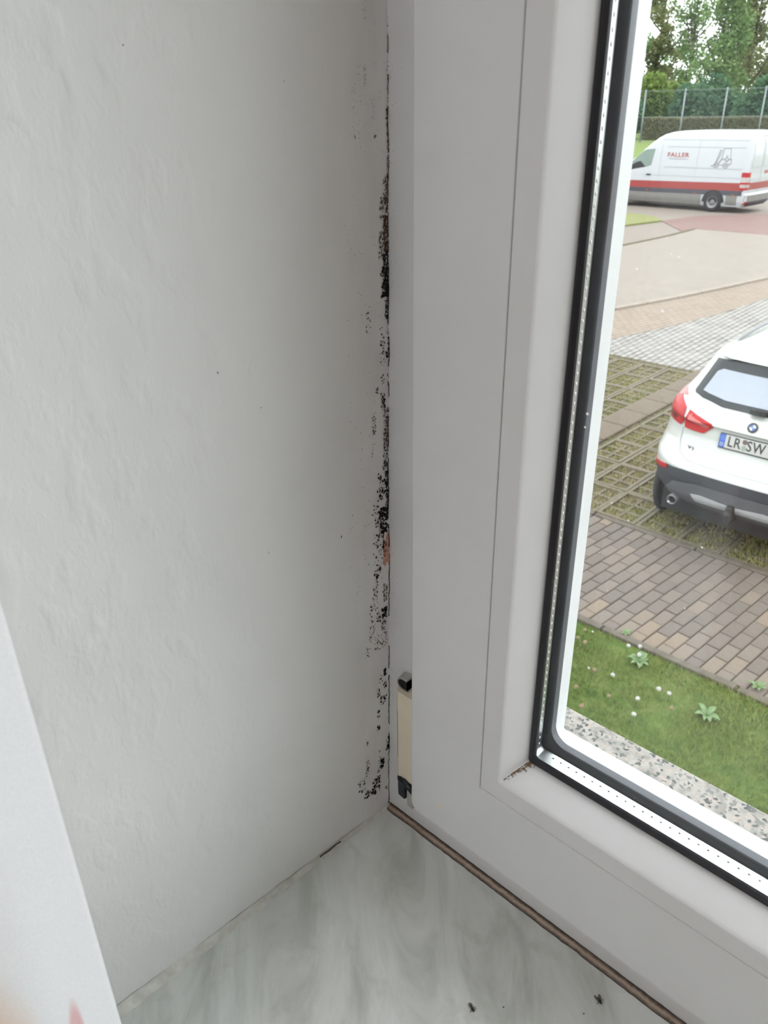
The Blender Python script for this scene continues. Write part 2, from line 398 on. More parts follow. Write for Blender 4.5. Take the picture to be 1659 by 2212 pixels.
# mould: clusters measured on the wall in millimetres (y0, y1, z0, z1, count, smallest, largest radius, tone)
MOULD=[(-1.0,0.5,407.6,422.0,14,0.09,0.2,1),
 (-1.1,0.7,391.7,407.6,40,0.1,0.27,1),
 (-1.1,0.9,373.4,391.7,120,0.12,0.33,1),
 (-1.4,0.9,365.5,374.2,45,0.1,0.26,1),
 (-3.3,0.9,355.8,366.5,90,0.12,0.39,1),
 (-5.5,0.3,350.5,358.6,60,0.13,0.4,1),
 (-3.4,0.6,336.3,351.3,190,0.15,0.45,1),
 (-6.4,-1.9,333.8,345.1,45,0.15,0.45,1),
 (-3.5,0.8,329.6,337.3,90,0.15,0.42,0),
 (-4.7,0.8,317.8,330.6,190,0.18,0.55,0),
 (-2.6,1.4,306.4,318.6,110,0.16,0.41,0),
 (-1.2,0.8,297.9,307.3,25,0.13,0.27,0),
 (-1.2,1.7,291.4,299.9,40,0.19,0.56,0),
 (-5.8,-2.9,286.9,305.0,26,0.15,0.4,0),
 (-2.4,-0.7,290.2,292.8,8,0.32,0.65,0),
 (-1.0,1.1,270.3,290.3,30,0.11,0.27,0),
 (-5.1,-2.8,278.0,282.5,8,0.18,0.4,0),
 (-5.2,-2.5,265.6,274.0,24,0.2,0.55,0),
 (-8.3,-6.6,274.4,277.1,8,0.18,0.44,1),
 (-3.5,0.7,252.0,266.1,80,0.14,0.38,1),
 (-10.6,-8.2,254.3,265.8,22,0.14,0.42,1),
 (-3.8,0.7,247.3,253.2,40,0.17,0.43,1),
 (-11.1,-10.2,242.7,253.4,14,0.09,0.21,1),
 (-4.2,0.7,233.8,247.3,95,0.12,0.37,0),
 (-7.7,-2.5,218.4,234.1,40,0.2,0.61,0),
 (-2.5,1.0,209.0,233.5,120,0.21,0.59,0),
 (-7.0,0.7,199.2,213.8,130,0.24,0.74,0),
 (-11.7,-7.0,193.5,217.3,22,0.21,0.58,0),
 (-9.7,-3.3,189.5,200.4,26,0.19,0.54,0),
 (-5.6,-2.0,185.6,195.3,30,0.17,0.41,1),
 (-1.0,1.0,174.1,185.5,30,0.17,0.46,0),
 (-11.5,-5.0,170.6,191.6,24,0.17,0.48,0),
 (-7.6,-6.0,177.6,179.9,6,0.34,0.73,0),
 (-10.0,-7.4,174.1,175.8,6,0.23,0.51,0),
 (-4.8,-1.8,156.5,168.3,30,0.18,0.53,2),
 (-12.8,-8.5,154.1,170.9,26,0.17,0.55,2),
 (-6.2,-1.5,146.1,153.1,40,0.24,0.67,0),
 (-9.6,-6.3,145.1,152.7,20,0.21,0.54,0),
 (-14.6,-11.6,146.2,159.6,14,0.18,0.44,0),
 (-6.0,-2.5,138.0,145.4,20,0.22,0.49,2),
 (-15.5,-9.8,135.2,145.9,24,0.15,0.4,1),
 (-11.9,-1.5,126.7,136.8,40,0.16,0.41,1),
 (-18.7,-14.0,126.2,134.9,12,0.16,0.43,1),
 (-4.8,-2.3,106.7,111.3,14,0.3,0.73,0),
 (-8.1,-5.2,102.8,108.4,8,0.2,0.5,0),
 (-5.3,-2.4,97.4,101.4,12,0.27,0.68,0),
 (-10.3,-6.7,93.7,100.5,12,0.2,0.51,0),
 (-7.5,-2.1,86.2,93.1,22,0.24,0.62,0),
 (-9.4,-7.6,78.1,83.3,8,0.24,0.63,0),
 (-9.9,-7.7,69.0,72.5,8,0.28,0.71,0),
 (-2.6,0.9,48.1,60.4,30,0.3,0.74,0),
 (-19.4,-17.3,62.4,65.9,8,0.21,0.53,2),
 (-8.0,-3.8,36.4,44.0,26,0.34,0.91,0),
 (-9.9,-7.3,22.1,52.6,18,0.23,0.57,2),
 (-19.1,-16.2,36.6,51.5,20,0.22,0.56,2),
 (-13.9,-7.4,18.8,31.3,45,0.27,0.74,0),
 (-26.0,-19.4,28.0,38.2,16,0.23,0.6,0),
 (-21.4,-11.3,20.8,26.2,28,0.27,0.7,0),
 (-3.5,-2.0,16.0,18.4,5,0.28,0.52,1),
 (-1.2,1.6,-1.8,6.4,16,0.29,0.74,1),
 (-20.2,-14.8,377.4,405.7,40,0.06,0.16,2),
 (-14.0,-11.7,419.8,426.3,12,0.07,0.14,2),
 (-13.4,-12.2,398.1,405.0,20,0.08,0.17,2),
 (-9.5,-8.0,386.6,394.2,10,0.06,0.14,2),
 (-7.7,-6.4,380.7,381.7,8,0.13,0.3,0),
 (-18.9,-17.4,380.7,382.3,8,0.1,0.19,2),
 (-23.7,-0.8,360.2,420.6,70,0.05,0.13,2),
 (-26.5,-3.9,265.5,360.3,60,0.06,0.18,2),
 (-27.9,-8.1,128.1,265.5,70,0.08,0.24,2),
 (-14.4,-10.9,303.4,316.5,14,0.14,0.36,1),
 (-89.5,-89.3,302.3,302.7,3,0.12,0.21,0),
 (-109.7,-109.5,408.6,408.9,3,0.11,0.17,2),
 (-71.7,-71.2,283.6,284.0,2,0.12,0.17,2),
 (-50.7,-50.1,399.8,400.4,2,0.1,0.13,2),
 (-32.2,-31.4,207.2,208.2,4,0.15,0.3,0),
 (-74.2,-73.7,215.8,216.7,2,0.14,0.23,2)]
def mould_spots(rows, seed):
    rr = random.Random(seed); V = []; F = []; MI = []
    for y0, y1, z0, z1, k, r0, r1, tone in rows:
        for _ in range(int(k * (1.35 if r1 > .25 else 1.2))):
            u = rr.random(); y = (y0 + (y1 - y0) * (1 - u * (.75 + .25 * rr.random()))) / 1000; z = (z0 + (z1 - z0) * rr.random()) / 1000
            r_ = (r0 + (r1 - r0) * rr.random() ** 1.8) / 1000
            c = len(V); x = wall_s(y, z) + .0002
            nn_ = rr.choice((6, 7, 8)); st = rr.uniform(1.0, 1.9); ph = rr.random() * 6
            V.append((x + .0003, y, z))
            for q in range(nn_):
                a = 2 * math.pi * q / nn_ + ph; w = r_ * rr.uniform(.55, 1.25)
                V.append((x + .0001, y + w * 1.15 * math.cos(a), z + w * st * math.sin(a)))
            for q in range(nn_): F.append((c, c + 1 + q, c + 1 + (q + 1) % nn_)); MI.append(tone)
    return V, F, MI
V, F, MI = mould_spots(MOULD, 5)
# the black seam itself: a ragged thread down the corner
for z0, z1, wd in ((.005, .062, .35), (.068, .105, .5), (.11, .126, .45), (.146, .176, .6), (.190, .200, .6), (.208, .240, .5), (.246, .262, .4), (.272, .279, .35), (.286, .297, .4), (.305, .322, .5), (.326, .334, .5), (.345, .352, .4), (.356, .372, .35), (.378, .392, .4), (.396, .403, .3), (.410, .416, .25)):
    k0 = len(V); K = max(4, int((z1 - z0) / .0016))
    for i in range(K + 1):
        z = z0 + (z1 - z0) * i / K; y = -.0004 + .0007 * noise.noise((z * 260, 9, 0)); w = wd * .001 * (.25 + .75 * abs(noise.noise((z * 420, 1, 3)) * 1.6)) * .5
        x = wall_s(y, z) + .0003
        V += [(x, y - w, z), (x + .0003, y + w, z)]
    for i in range(K): F.append((k0 + 2 * i, k0 + 2 * i + 1, k0 + 2 * i + 3, k0 + 2 * i + 2)); MI.append(0 if z0 < .33 else 1)
# fine specks that have crept onto the window frame
rr = random.Random(9)
for _ in range(420):
    z = rr.uniform(.03, .42); dens = .35 + .65 * (noise.noise((z * 25, 7.7, 0)) + .3)
    if rr.random() > dens: continue
    x = wall_x(0, z) + abs(rr.gauss(0, .0028)) + .0006; r_ = rr.uniform(.00008, .00022); c = len(V)
    V.append((x, -.00025, z))
    for q in range(6): V.append((x + r_ * math.cos(q * 1.047), .0002, z + 1.3 * r_ * math.sin(q * 1.047)))
    for q in range(6): F.append((c, c + 1 + q, c + 1 + (q + 1) % 6)); MI.append(2 if rr.random() < .6 else 0)
mo = mesh('mould', V, F, [M['mould'], M['mould_brown'], M['mould_grey']], None, False)
mo.data.polygons.foreach_set('material_index', MI)
tag(mo, 'black and brown mould spots spread along the wall corner', 'mould', kind='stuff')
# flake of paint gone: reddish plaster bare
V = []; F = []
pts = [(-.0012, .1985), (.0006, .196), (.0008, .186), (.0004, .1822), (-.0006, .1795), (-.0016, .1822), (-.0030, .1790), (-.0046, .1815), (-.0036, .188), (-.0048, .1905), (-.0026, .194)]
for y, z in pts: V.append((wall_s(y, z) + .0003, y, z))
for y, z in pts: V.append((wall_x(y, z) - .0008, y * 1.08, z))
k = len(pts); F = [tuple(range(k))] + [(i, (i + 1) % k, k + (i + 1) % k, k + i) for i in range(k)]
mesh('bare_patch', V, F, M['brick_dust'], wl)['label'] = 'reddish bare plaster patch where paint has flaked off'

# ------------------------------------------------------------------ marble sill
sill = MB().box(-.03, WX + .03, -.235, .004, -.03, 0).build('window_sill', M['marble'])
struct(bevel(sill, .003, 3), 'pale grey-green marble window sill')

# ------------------------------------------------------------------ the window
win = struct(empty('window_1', (0, 0, 0)), 'white plastic window with a single large glass pane')
NA = 6
def ring(xl, zb, r):
    """rounded rectangle, counter-clockwise from the lower left, 4 corners of 2*NA+1 points"""
    x0, x1, z0, z1 = xl, WX - xl, zb, WZ - zb
    P = []
    for cx_, cz_, a0 in ((x0, z0, 180), (x1, z0, 270), (x1, z1, 0), (x0, z1, 90)):
        sx_ = 1 if cx_ == x0 else -1; sz_ = 1 if cz_ == z0 else -1
        for k in range(2 * NA + 1):
            a = R(a0 + 90 * k / (2 * NA))
            P.append((cx_ + sx_ * r + r * math.cos(a), cz_ + sz_ * r + r * math.sin(a)))
    return P
def rails(prof, names, mat, parent, smooth=False, label=None):
    """four mitred members; prof rows: (offset at the sides, offset at sill and head, y, corner radius)"""
    rings = [(ring(a, b, r), y) for a, b, y, r in prof]
    C1 = 2 * NA + 1; tot = 4 * C1; out = []
    for q, nm in zip(range(4), names):      # q0 bottom, q1 right, q2 top, q3 left
        idx = [(q * C1 + NA + i) % tot for i in range(C1 + 1)]
        V = []; F = []
        for P, y in rings:
            for i in idx: V.append((P[i][0], y, P[i][1]))
        w = len(idx)
        for j in range(len(rings) - 1):
            for i in range(w - 1): F.append((j * w + i, j * w + i + 1, (j + 1) * w + i + 1, (j + 1) * w + i))
        o = fix_normals(mesh(nm, V, F, mat, parent, smooth))
        if smooth:
            o.data.set_sharp_from_angle(angle=R(28))
        if label: o['label'] = label
        out.append(o)
    return out
# fixed frame
fr = empty('window_frame'); fr.parent = win
rails([(-.02, -.004, .075, 0), (-.02, -.004, 0.0005, 0), (-.018, -.002, 0, 0), (.040, .043, 0, 0), (.0415, .0445, .0015, 0), (.0415, .0445, .030, 0), (.060, .055, .031, 0), (.060, .055, .075, 0), (-.02, -.004, .075, 0)],
      ['bottom_rail', 'stile', 'top_rail', 'stile'], M['pvc'], fr, True)
# opening sash
sash = empty('sash'); sash.parent = win
rails([(.0640, .066, .001, 0), (.0307, .033, .0005, .006), (.0307, .033, -.0115, .006), (.0311, .0334, -.0134, .0058), (.0325, .0348, -.0147, .0048), (.0345, .0368, -.015, .003), (.0786, .0842, -.015, 0), (.0788, .0844, -.0147, 0), (.0788, .0844, -.0135, 0), (.0793, .0849, -.0135, 0)],
      ['bottom_rail', 'stile', 'top_rail', 'stile'], M['pvc'], sash, True)
rails([(.0793, .0849, -.0135, 0), (.0793, .0849, -.0147, 0), (.0795, .0851, -.015, 0), (.0884, .0942, -.015, .001), (.0894, .0952, -.0148, .001), (.0900, .0959, -.0142, .001), (.0904, .0965, -.0132, .001), (.0962, .1033, -.0006, .002), (.0964, .1035, .0012, .002)],
      ['glazing_bead'] * 4, M['pvc'], sash, True)
rails([(.0964, .1035, .0008, .002), (.0968, .1040, -.0003, .002), (.0978, .1051, -.0004, .002), (.0994, .1066, .0008, .002), (.0997, .107, .0020, .002), (.085, .088, .0020, .002)],
      ['inner_gasket'] * 4, M['gasket'], sash, True)
rails([(.085, .088, .0062, .002), (.0905, .0938, .0064, .003), (.0908, .0941, .0080, .003), (.0908, .0941, .0200, .003), (.0905, .0938, .0216, .003), (.085, .088, .0218, .002)],
      ['spacer_bar'] * 4, M['alu'], sash, True)
rails([(.085, .088, .0262, .002), (.0921, .0946, .0262, .008), (.0927, .0952, .0266, .009), (.0928, .0953, .0280, .009), (.0925, .0948, .0312, .009), (.085, .088, .0312, .002)],
      ['outer_gasket'] * 4, M['gasket_grey'], sash, True)
rails([(.062, .060, .002, 0), (.062, .060, .0285, 0), (.0915, .0937, .0285, .008), (.0923, .0946, .0305, .008), (.0923, .0945, .032, .003), (.0902, .0903, .0446, .001), (.0895, .0890, .0455, .001), (.062, .057, .0475, 0), (.062, .057, .030, 0)],
      ['outer_sash_frame'] * 4, M['pvc_outside'], sash, True)
def pane(y0, y1, nm, mt):
    o = MB().box(.086, WX - .086, y0, y1, .089, WZ - .089).build(nm, mt, sash); return o
pane(.0020, .0060, 'glass_pane', M['glass_dusty'])
pane(.0220, .0260, 'glass_pane', M['glass'])
# punched dots along the spacer
mb = MB()
for i in range(90):
    z = .098 + i * .0042
    mb.ball((.0908, .0189, z), .0003, .0006, .0009, 6, 4)
pd = mb.build('spacer_perforation', M['alu_bright'], sash, True); pd['kind'] = 'stuff'; mb = MB()
for i in range(130):
    x = .100 + i * .0045
    mb.ball((x, .0186, .0942), .0006, .00045, .0002, 6, 4)
pd = mb.build('spacer_perforation', M['alu_dot'], sash, True); pd['kind'] = 'stuff'
# dirt that has gathered in the mitre of the glazing beads and one brown spot on the rail
rr = random.Random(4); mb = MB()
for i in range(150):
    s_ = rr.random() ** .8
    x = .0903 + (.0972 - .0903) * s_; z = .0965 + (.1038 - .0965) * s_; y = -.0125 + .0125 * s_
    o1 = abs(rr.gauss(0, .0006 + .0010 * s_))
    mb.ball((x + o1, y - .0002, z + .0001 + .0002 * rr.random()), rr.uniform(.0002, .0006), rr.uniform(.0002, .0005), .0002, 6, 4)
dirt = mb.build('dirt', M['stain'], sash); dirt['kind'] = 'stuff'; dirt['label'] = 'brown dirt in the mitre of the glazing bead'
mb = MB()
for i in range(16):
    a = rr.random() * 6.28; d = .0016 * math.sqrt(rr.random())
    mb.ball((.0539 + d * math.cos(a), -.0150, .0525 + 1.2 * d * math.sin(a)), rr.uniform(.0003, .0009), .00012, rr.uniform(.0003, .0009), 7, 4)
dirt = mb.build('dirt_spot', M['cream'], sash); dirt['kind'] = 'stuff'

# perished silicone between frame and sill
V = []; F = []; UV = []; K = 420
prof = [(-.0038, -.0002), (-.0034, .0007), (-.0025, .0014), (-.0015, .0017), (-.0007, .0022), (.0000, .0032)]
for i in range(K + 1):
    x = .001 + (WX - .002) * i / K
    wob = 1 + .16 * noise.noise((x * 70, 1, 0)) + .08 * noise.noise((x * 260, 2, 0))
    for j, (y, z) in enumerate(prof):
        V.append((x, y * wob + .0003 * noise.noise((x * 150, j, 3)), z * (1 + .12 * noise.noise((x * 200, j, 8))))); UV.append((x, j / (len(prof) - 1)))
n = len(prof)
for i in range(K):
    for j in range(n - 1): F.append((i * n + j, (i + 1) * n + j, (i + 1) * n + j + 1, i * n + j + 1))
so = mesh('silicone_joint', V, F, M['silicone'], fr, True)
so['label'] = 'dirty brown silicone joint between frame and sill'
ul = so.data.uv_layers.new(name='UVMap')
for lp in so.data.loops: ul.data[lp.index].uv = UV[lp.vertex_index]

# lower corner hinge: cream body without its cover cap, dark socket above, greasy bracket below
hg = empty('hinge'); hg.parent = win; hg['label'] = 'cream plastic corner hinge missing its cover cap'
mb = MB()
P = [(.0118, 0.0005), (.0121, -.0040), (.0132, -.0062), (.0152, -.0072), (.031, -.0072), (.031, .0005)]
mb.prism(P, .0415, .1050)
fix_normals(mb.build('hinge_body', M['cream'], hg))
mb = MB().box(.0140, .01425, -.0068, -.0055, .055, .090); mb.build('hinge_seam', M['stain'], hg)
# socket rim: a D-shaped collar around a plug coloured dark for the shade of the bore
mb = MB(); prof = [(math.cos(R(90 + i * 22.5)), math.sin(R(90 + i * 22.5))) for i in range(9)]
cx_, cz_ = .0172, .1100; V = []; F = []
for yy, s1 in ((.0003, 1.18), (-.0052, 1.0), (-.0056, .80), (.0000, .72)):
    for a, b in prof: V.append((cx_ + .0046 * s1 * a, yy, cz_ + .0042 * s1 * b))
    V += [(cx_ + .003, yy, cz_ - .0042 * s1), (cx_ + .003, yy, cz_ + .0042 * s1)]
n = 11
for j in range(3):
    for i in range(n): F.append((j * n + i, j * n + (i + 1) % n, (j + 1) * n + (i + 1) % n, (j + 1) * n + i))
fix_normals(mesh('socket_rim', V, F, M['pale_metal'], hg, False))
V = [(cx_ + .0046 * .80 * a, -.0050, cz_ + .0042 * .80 * b) for a, b in prof] + [(cx_ + .0029, -.005, cz_ - .0034), (cx_ + .0029, -.005, cz_ + .0034)]
V += [(x, 0.0004, z) for x, y, z in V]
mesh('socket_shade', V, [tuple(range(11))] + [(i, (i + 1) % 11, 11 + (i + 1) % 11, 11 + i) for i in range(11)], M['hole'], hg)
mb = MB(); mb.prism([(.0108, .0003), (.0114, -.0040), (.0150, -.0074), (.0205, -.0080), (.0207, .0003)], .0255, .0410)
o = fix_normals(mb.build('bracket', M['dark_metal'], hg)); bevel(o, .0012, 2)
mb = MB(); mb.tube([(.0165, -.0070, .0400), (.0205, -.0080, .0410), (.0285, -.0085, .0380)], .0020, 8)
fix_normals(mb.build('hinge_pin', M['dark_metal'], hg, True))
mb = MB(); mb.box(.0226, .0275, -.0085, 0, .0235, .0385); bevel(mb.build('bracket_arm', M['pale_metal'], hg), .0006, 2)
mb = MB(); mb.tube([(.0095, -.0010, .0275), (.0101, -.0018, .0320), (.0110, -.0010, .0370)], [.0005, .0011, .0004], 6); mb.build('bracket_screw', M['dark_metal'], hg, True)

# granite ledge outside
gr = MB().box(-.06, WX + .06, .050, .187, -.062, -.030).build('outer_sill', M['granite'], win)
bevel(gr, .002, 2); gr['label'] = 'speckled grey granite ledge outside the glass'

# ------------------------------------------------------------------ curtain, hanging in the room beside the reveal
# gathered cloth: the leading edge turns towards the window, then folds run back along the wall
PATH = [(.0765, -.2070), (.0815, -.2170), (.0865, -.2280), (.0880, -.2400), (.0840, -.2560), (.0720, -.2720), (.0520, -.2800), (.0330, -.2720), (.0180, -.2540), (.0010, -.2480), (-.0150, -.2560), (-.0300, -.2760), (-.0480, -.2820), (-.0660, -.2700), (-.0820, -.2500), (-.1000, -.2460), (-.1180, -.2600), (-.1350, -.2780), (-.1550, -.2740), (-.1750, -.2520), (-.2000, -.2470), (-.2250, -.2620), (-.2500, -.2780), (-.2800, -.2650), (-.3100, -.2500), (-.3500, -.2600), (-.4000, -.2700)]
def crom(P, n):
    out = []
    for i in range(len(P) - 1):
        p0, p1, p2, p3 = [Vector(P[max(0, min(len(P) - 1, i + k))]) for k in (-1, 0, 1, 2)]
        for k in range(n):
            t_ = k / n; out.append(.5 * (2 * p1 + (p2 - p0) * t_ + (2 * p0 - 5 * p1 + 4 * p2 - p3) * t_ ** 2 + (3 * p1 - p0 - 3 * p2 + p3) * t_ ** 3))
    out.append(Vector(P[-1])); return out
PP = crom(PATH, 5); NX = len(PP) - 1; NZ = 40; V = []; F = []
for j in range(NZ + 1):
    z = -.60 + 2.06 * j / NZ; k_ = .0016 * math.sin(z * 4.2)
    for p in PP: V.append((p.x + k_, p.y + .4 * k_, z))
for j in range(NZ):
    for i in range(NX): F.append((j * (NX + 1) + i, j * (NX + 1) + i + 1, (j + 1) * (NX + 1) + i + 1, (j + 1) * (NX + 1) + i))
cu = empty('curtain', (0, 0, 0))
pn = mesh('curtain_panel', V, F, M['curtain'], cu, True)
sd = pn.modifiers.new('cloth_thickness', 'SOLIDIFY'); sd.thickness = .0006
fix_normals(MB().tube([(-.75, -.262, 1.475), (WX + .6, -.262, 1.475)], .011, 14).build('curtain_rod', M['white_metal'], cu, True))
for xx in (-.60, WX + .5):
    MB().box(xx - .008, xx + .008, -.262, RY + .002, 1.465, 1.485).build('rod_bracket', M['white_metal'], cu)
tag(cu, 'white curtain with faint pink and orange flower print beside the reveal', 'curtain')

# ------------------------------------------------------------------ added fill lamp behind the camera, invented to brighten the room
lp = empty('added_fill_lamp', (.75, -1.75, ZC))
tag(lp, 'added round opal fill lamp on the ceiling, unseen behind the viewer', 'lamp')
fix_normals(MB().revolve([(0.001, 0), (.40, 0), (.40, -.05), (.38, -.055)], 32, 'z').build('fill_housing', M['white_metal'], lp, True))
fix_normals(MB().revolve([(.379, -.05), (.375, -.07), (.30, -.082), (.001, -.09)], 32, 'z').build('fill_diffuser', M['opal'], lp, True))
al = bpy.data.lights.new('fill_light', 'AREA'); al.shape = 'DISK'; al.size = .76; al.energy = FILL_W; al.color = (1, .968, .985)
alo = bpy.data.objects.new('fill_light', al); alo.location = (0, 0, -.10); alo.parent = lp; COL.objects.link(alo)

# ------------------------------------------------------------------ two dead midges and crumbs on the sill
M['midge'] = plain('midge_body', rgb(42, 24, 26), .5, var=.3, scale=2000)
M['wing'] = plain('midge_wing', rgb(104, 98, 92), .3, var=.2, scale=1500)
def midge(loc, rz, label, spread):
    e = empty('dead_midge', loc, rz); e.scale = (.78, .78, .78); tag(e, label, 'insect', 'dead midges on the sill')
    mb = MB(); mb.ball((0, 0, .0008), .0011, .0008, .0008, 10, 8); mb.ball((.0013, 0, .0008), .0005, .0005, .0005, 8, 6); mb.ball((-.0016, 0, .0006), .0014, .0005, .0005, 10, 6)
    mb.build('body', M['midge'], e, True)
    for s_ in (-1, 1):
        V = []; 
        for k in range(12):
            a = 2 * math.pi * k / 12; V.append((-.0022 + .0022 * math.cos(a), s_ * spread * (.0006 + .0004 * (1 - math.cos(a))) + .0008 * math.sin(a), .0008 + .0002 * math.cos(a) * s_))
        V += [(x, y, z + .00006) for x, y, z in V]
        fix_normals(mesh('wing', V, [tuple(range(12)), tuple(range(12, 24))] + [(i, (i + 1) % 12, 12 + (i + 1) % 12, 12 + i) for i in range(12)], M['wing'], e))
    for k in range(6):
        s_ = 1 if k % 2 else -1; x0 = -.0005 + .0005 * (k // 2)
        MB().tube([(x0, 0, .0009), (x0 + .0006, s_ * .0012, .0022 if k < 4 else .0009), (x0 + .0012 - .0006 * (k // 2), s_ * .0024, .0030 if k == 1 else .0004)], [.00013, .0001, .00007], 5).build('leg', M['midge'], e)
midge((.1165, -.0634, 0), R(-20), 'dead midge with folded grey wings on the marble sill', .35)
midge((.1595, -.0176, 0), R(-30), 'darker dead midge with raised leg lying nearer the silicone joint', 1.2)
for q, (x, y, s_) in enumerate(((.1267, -.0521, .0004), (.1567, -.0279, .0004))):
    o = MB().ball((x, y, s_ * .6), s_, s_ * .8, s_ * .6, 7, 5).build('crumb', M['midge'])
    tag(o, ('tiny dark crumb on the sill beside the folded-wing midge', 'tiny dark crumb on the sill below the darker midge')[q], 'crumb', 'crumbs on the sill')
# ================================================================== outside
ALB = .37
G = CAM.z - 3.45              # ground level of the yard
def ground_mat(name, stops, scale, rough=.9, bump=.3, detail=6):
    t = NT(name).set(rough, 0, .25)
    n_ = t.noise(t.coord(), scale, detail, .65); n2 = t.noise(t.coord(), scale * .12, 3)
    c = t.ramp(n_, stops)
    c = t.mix(t.ramp(n2, [(.35, (0, 0, 0, 1)), (.7, (.35, .35, .35, 1))]), c, stops[0][1])
    t.base(c); t.bump(n_, bump, .01); return t.m
M['tan'] = ground_mat('tan_asphalt', [(.3, rgb(168, 156, 146)), (.7, rgb(186, 174, 164))], 9)
M['road'] = ground_mat('pale_road', [(.3, rgb(176, 165, 154)), (.7, rgb(192, 181, 170))], 5)
M['red_paving'] = ground_mat('red_paving', [(.3, rgb(158, 126, 120)), (.7, rgb(180, 150, 143))], 5)
M['soil'] = ground_mat('soil', [(.3, rgb(112, 104, 78)), (.7, rgb(146, 136, 104))], 40)
M['turf'] = ground_mat('turf', [(.3, rgb(82, 110, 46)), (.5, rgb(112, 138, 62)), (.7, rgb(140, 150, 84))], 9)
M['bank'] = ground_mat('bright_meadow', [(.3, rgb(140, 164, 84)), (.7, rgb(160, 180, 104))], 1.2)
M['far_turf'] = ground_mat('yellowish_verge', [(.3, rgb(156, 162, 98)), (.7, rgb(178, 180, 124))], 3)
def brick_mat(name, c1, c2, mortar, bw, bh, rot, ms=.012, bump=.5):
    t = NT(name).set(.9, 0, .25)
    mp = t.nd('ShaderNodeMapping'); mp.inputs['Rotation'].default_value = (0, 0, rot)
    t.ln(t.coord(), mp.inputs['Vector'])
    b = t.nd('ShaderNodeTexBrick'); b.inputs['Color1'].default_value = c1; b.inputs['Color2'].default_value = c2; b.inputs['Mortar'].default_value = mortar
    b.inputs['Scale'].default_value = 1.0; b.inputs['Brick Width'].default_value = bw; b.inputs['Row Height'].default_value = bh; b.inputs['Mortar Size'].default_value = ms; b.inputs['Mortar Smooth'].default_value = .3
    t.ln(mp.outputs['Vector'], b.inputs['Vector'])
    n_ = t.noise(t.coord(), 2.2, 5); t.base(t.mix(t.ramp(n_, [(.35, (0, 0, 0, 1)), (.7, (.5, .5, .5, 1))]), b.outputs['Color'], c2))
    t.bump(t.math('SUBTRACT', 1.0, b.outputs['Fac']), bump, .006); return t.m
M['grey_paving'] = brick_mat('grey_block_paving', rgb(184, 180, 174), rgb(206, 202, 196), rgb(112, 108, 104), .21, .105, R(88), .016)
M['beige_paving'] = brick_mat('beige_block_paving', rgb(184, 166, 150), rgb(195, 178, 161), rgb(150, 134, 120), .21, .105, R(88+8), .014)

def slab(name, pts, z0, z1, mat, label):
    o = fix_normals(MB().prism(pts, z0, z1).build(name, mat)); return struct(o, label)
slab('ground', [(-60, .16), (40, .16), (40, 47), (-60, 47)], G - .6, G - .05, M['tan'], 'tan asphalt yard between house and fence')
slab('road_surface', [(-14, 8), (-7.6, 11.9), (-7.09, 13.72), (-6.65, 15.46), (-6.34, 17.01), (-6.02, 18.76), (-5.2, 24), (-4.6, 25.8), (-10.9, 25.8), (-10.85, 23.69), (-11.01, 21.19), (-12.6, 16)], G - .06, G - .035, M['road'], 'pale worn road in front of the van')
slab('red_paving', [(-12.67, 27.07), (-10.77, 24.8), (-10.9, 25.8), (-4.6, 25.8), (-2, 25.8), (0, 34), (-8.5, 33.4), (-12.3, 29.2)], G - .06, G - .03, M['red_paving'], 'reddish paved area under the rear of the van')
slab('paving_grey', [(-8, 10.93), (1.5, 10.93), (1.5, 22), (-4.9, 22), (-5.26, 16.68), (-5.4, 14.78), (-5.67, 13.23), (-6.02, 11.72), (-6.3, 11.2), (-8, 9.4)], G - .06, G - .012, M['grey_paving'], 'light grey block paving between parking bay and pavement')
slab('pavement_beige', [(-6.02, 11.72), (-5.67, 13.23), (-5.4, 14.78), (-5.26, 16.68), (-4.9, 22), (-5.3, 22), (-6.0, 18.76), (-6.32, 17.01), (-6.63, 15.46), (-7.07, 13.72), (-7.6, 11.9), (-8.6, 10), (-6.6, 10.6)], G - .06, G - .008, M['beige_paving'], 'beige block pavement along the road')
M['kerb'] = ground_mat('kerb_stone', [(.3, rgb(186, 174, 160)), (.7, rgb(204, 192, 178))], 14)
M['kerb_dark'] = ground_mat('grey_edging', [(.3, rgb(118, 110, 100)), (.7, rgb(150, 140, 128))], 18)
kb = struct(empty('kerb', (0, 0, 0)), 'pale kerb stones between pavement and road')
line = [(-7.35, 12.7), (-7.09, 13.72), (-6.65, 15.46), (-6.34, 17.01), (-6.02, 18.76), (-5.6, 21.3)]
for (xa, ya), (xb, yb) in zip(line, line[1:]):
    L = math.hypot(xb - xa, yb - ya); k = max(1, round(L / 1.0)); a = math.atan2(yb - ya, xb - xa)
    for i in range(k):
        tt = (i + .5) / k
        o = MB().box(-L / k / 2 + .008, L / k / 2 - .008, -.07, .07, -.12, .035).build('kerb_stone', M['kerb'], kb)
        o.location = (xa + (xb - xa) * tt, ya + (yb - ya) * tt, G); o.rotation_euler = (0, 0, a); bevel(o, .012, 2)
# grass growing in the seam of the road and the little verge by the van
def lump_patch(name, pts, h, mat, label, kind=None):
    o = fix_normals(MB().prism(pts, G - .06, G - .06 + h).build(name, mat)); return struct(o, label)
lump_patch('verge_grass', [(-13.01, 24.94), (-13.6, 25.2), (-15.5, 26.4), (-15.6, 28.3), (-14.69, 28.19), (-13.9, 28.1), (-13.09, 27.58), (-12.6, 26.9), (-12.75, 26.21)], .07, M['far_turf'], 'small yellow-green grass verge in front of the van')
lump_patch('seam_grass', [(-11.08, 21.2), (-10.92, 23.7), (-10.96, 25.7), (-10.84, 25.7), (-10.8, 23.7), (-10.94, 21.2)], .04, M['soil'], 'dark mossy seam across the road')

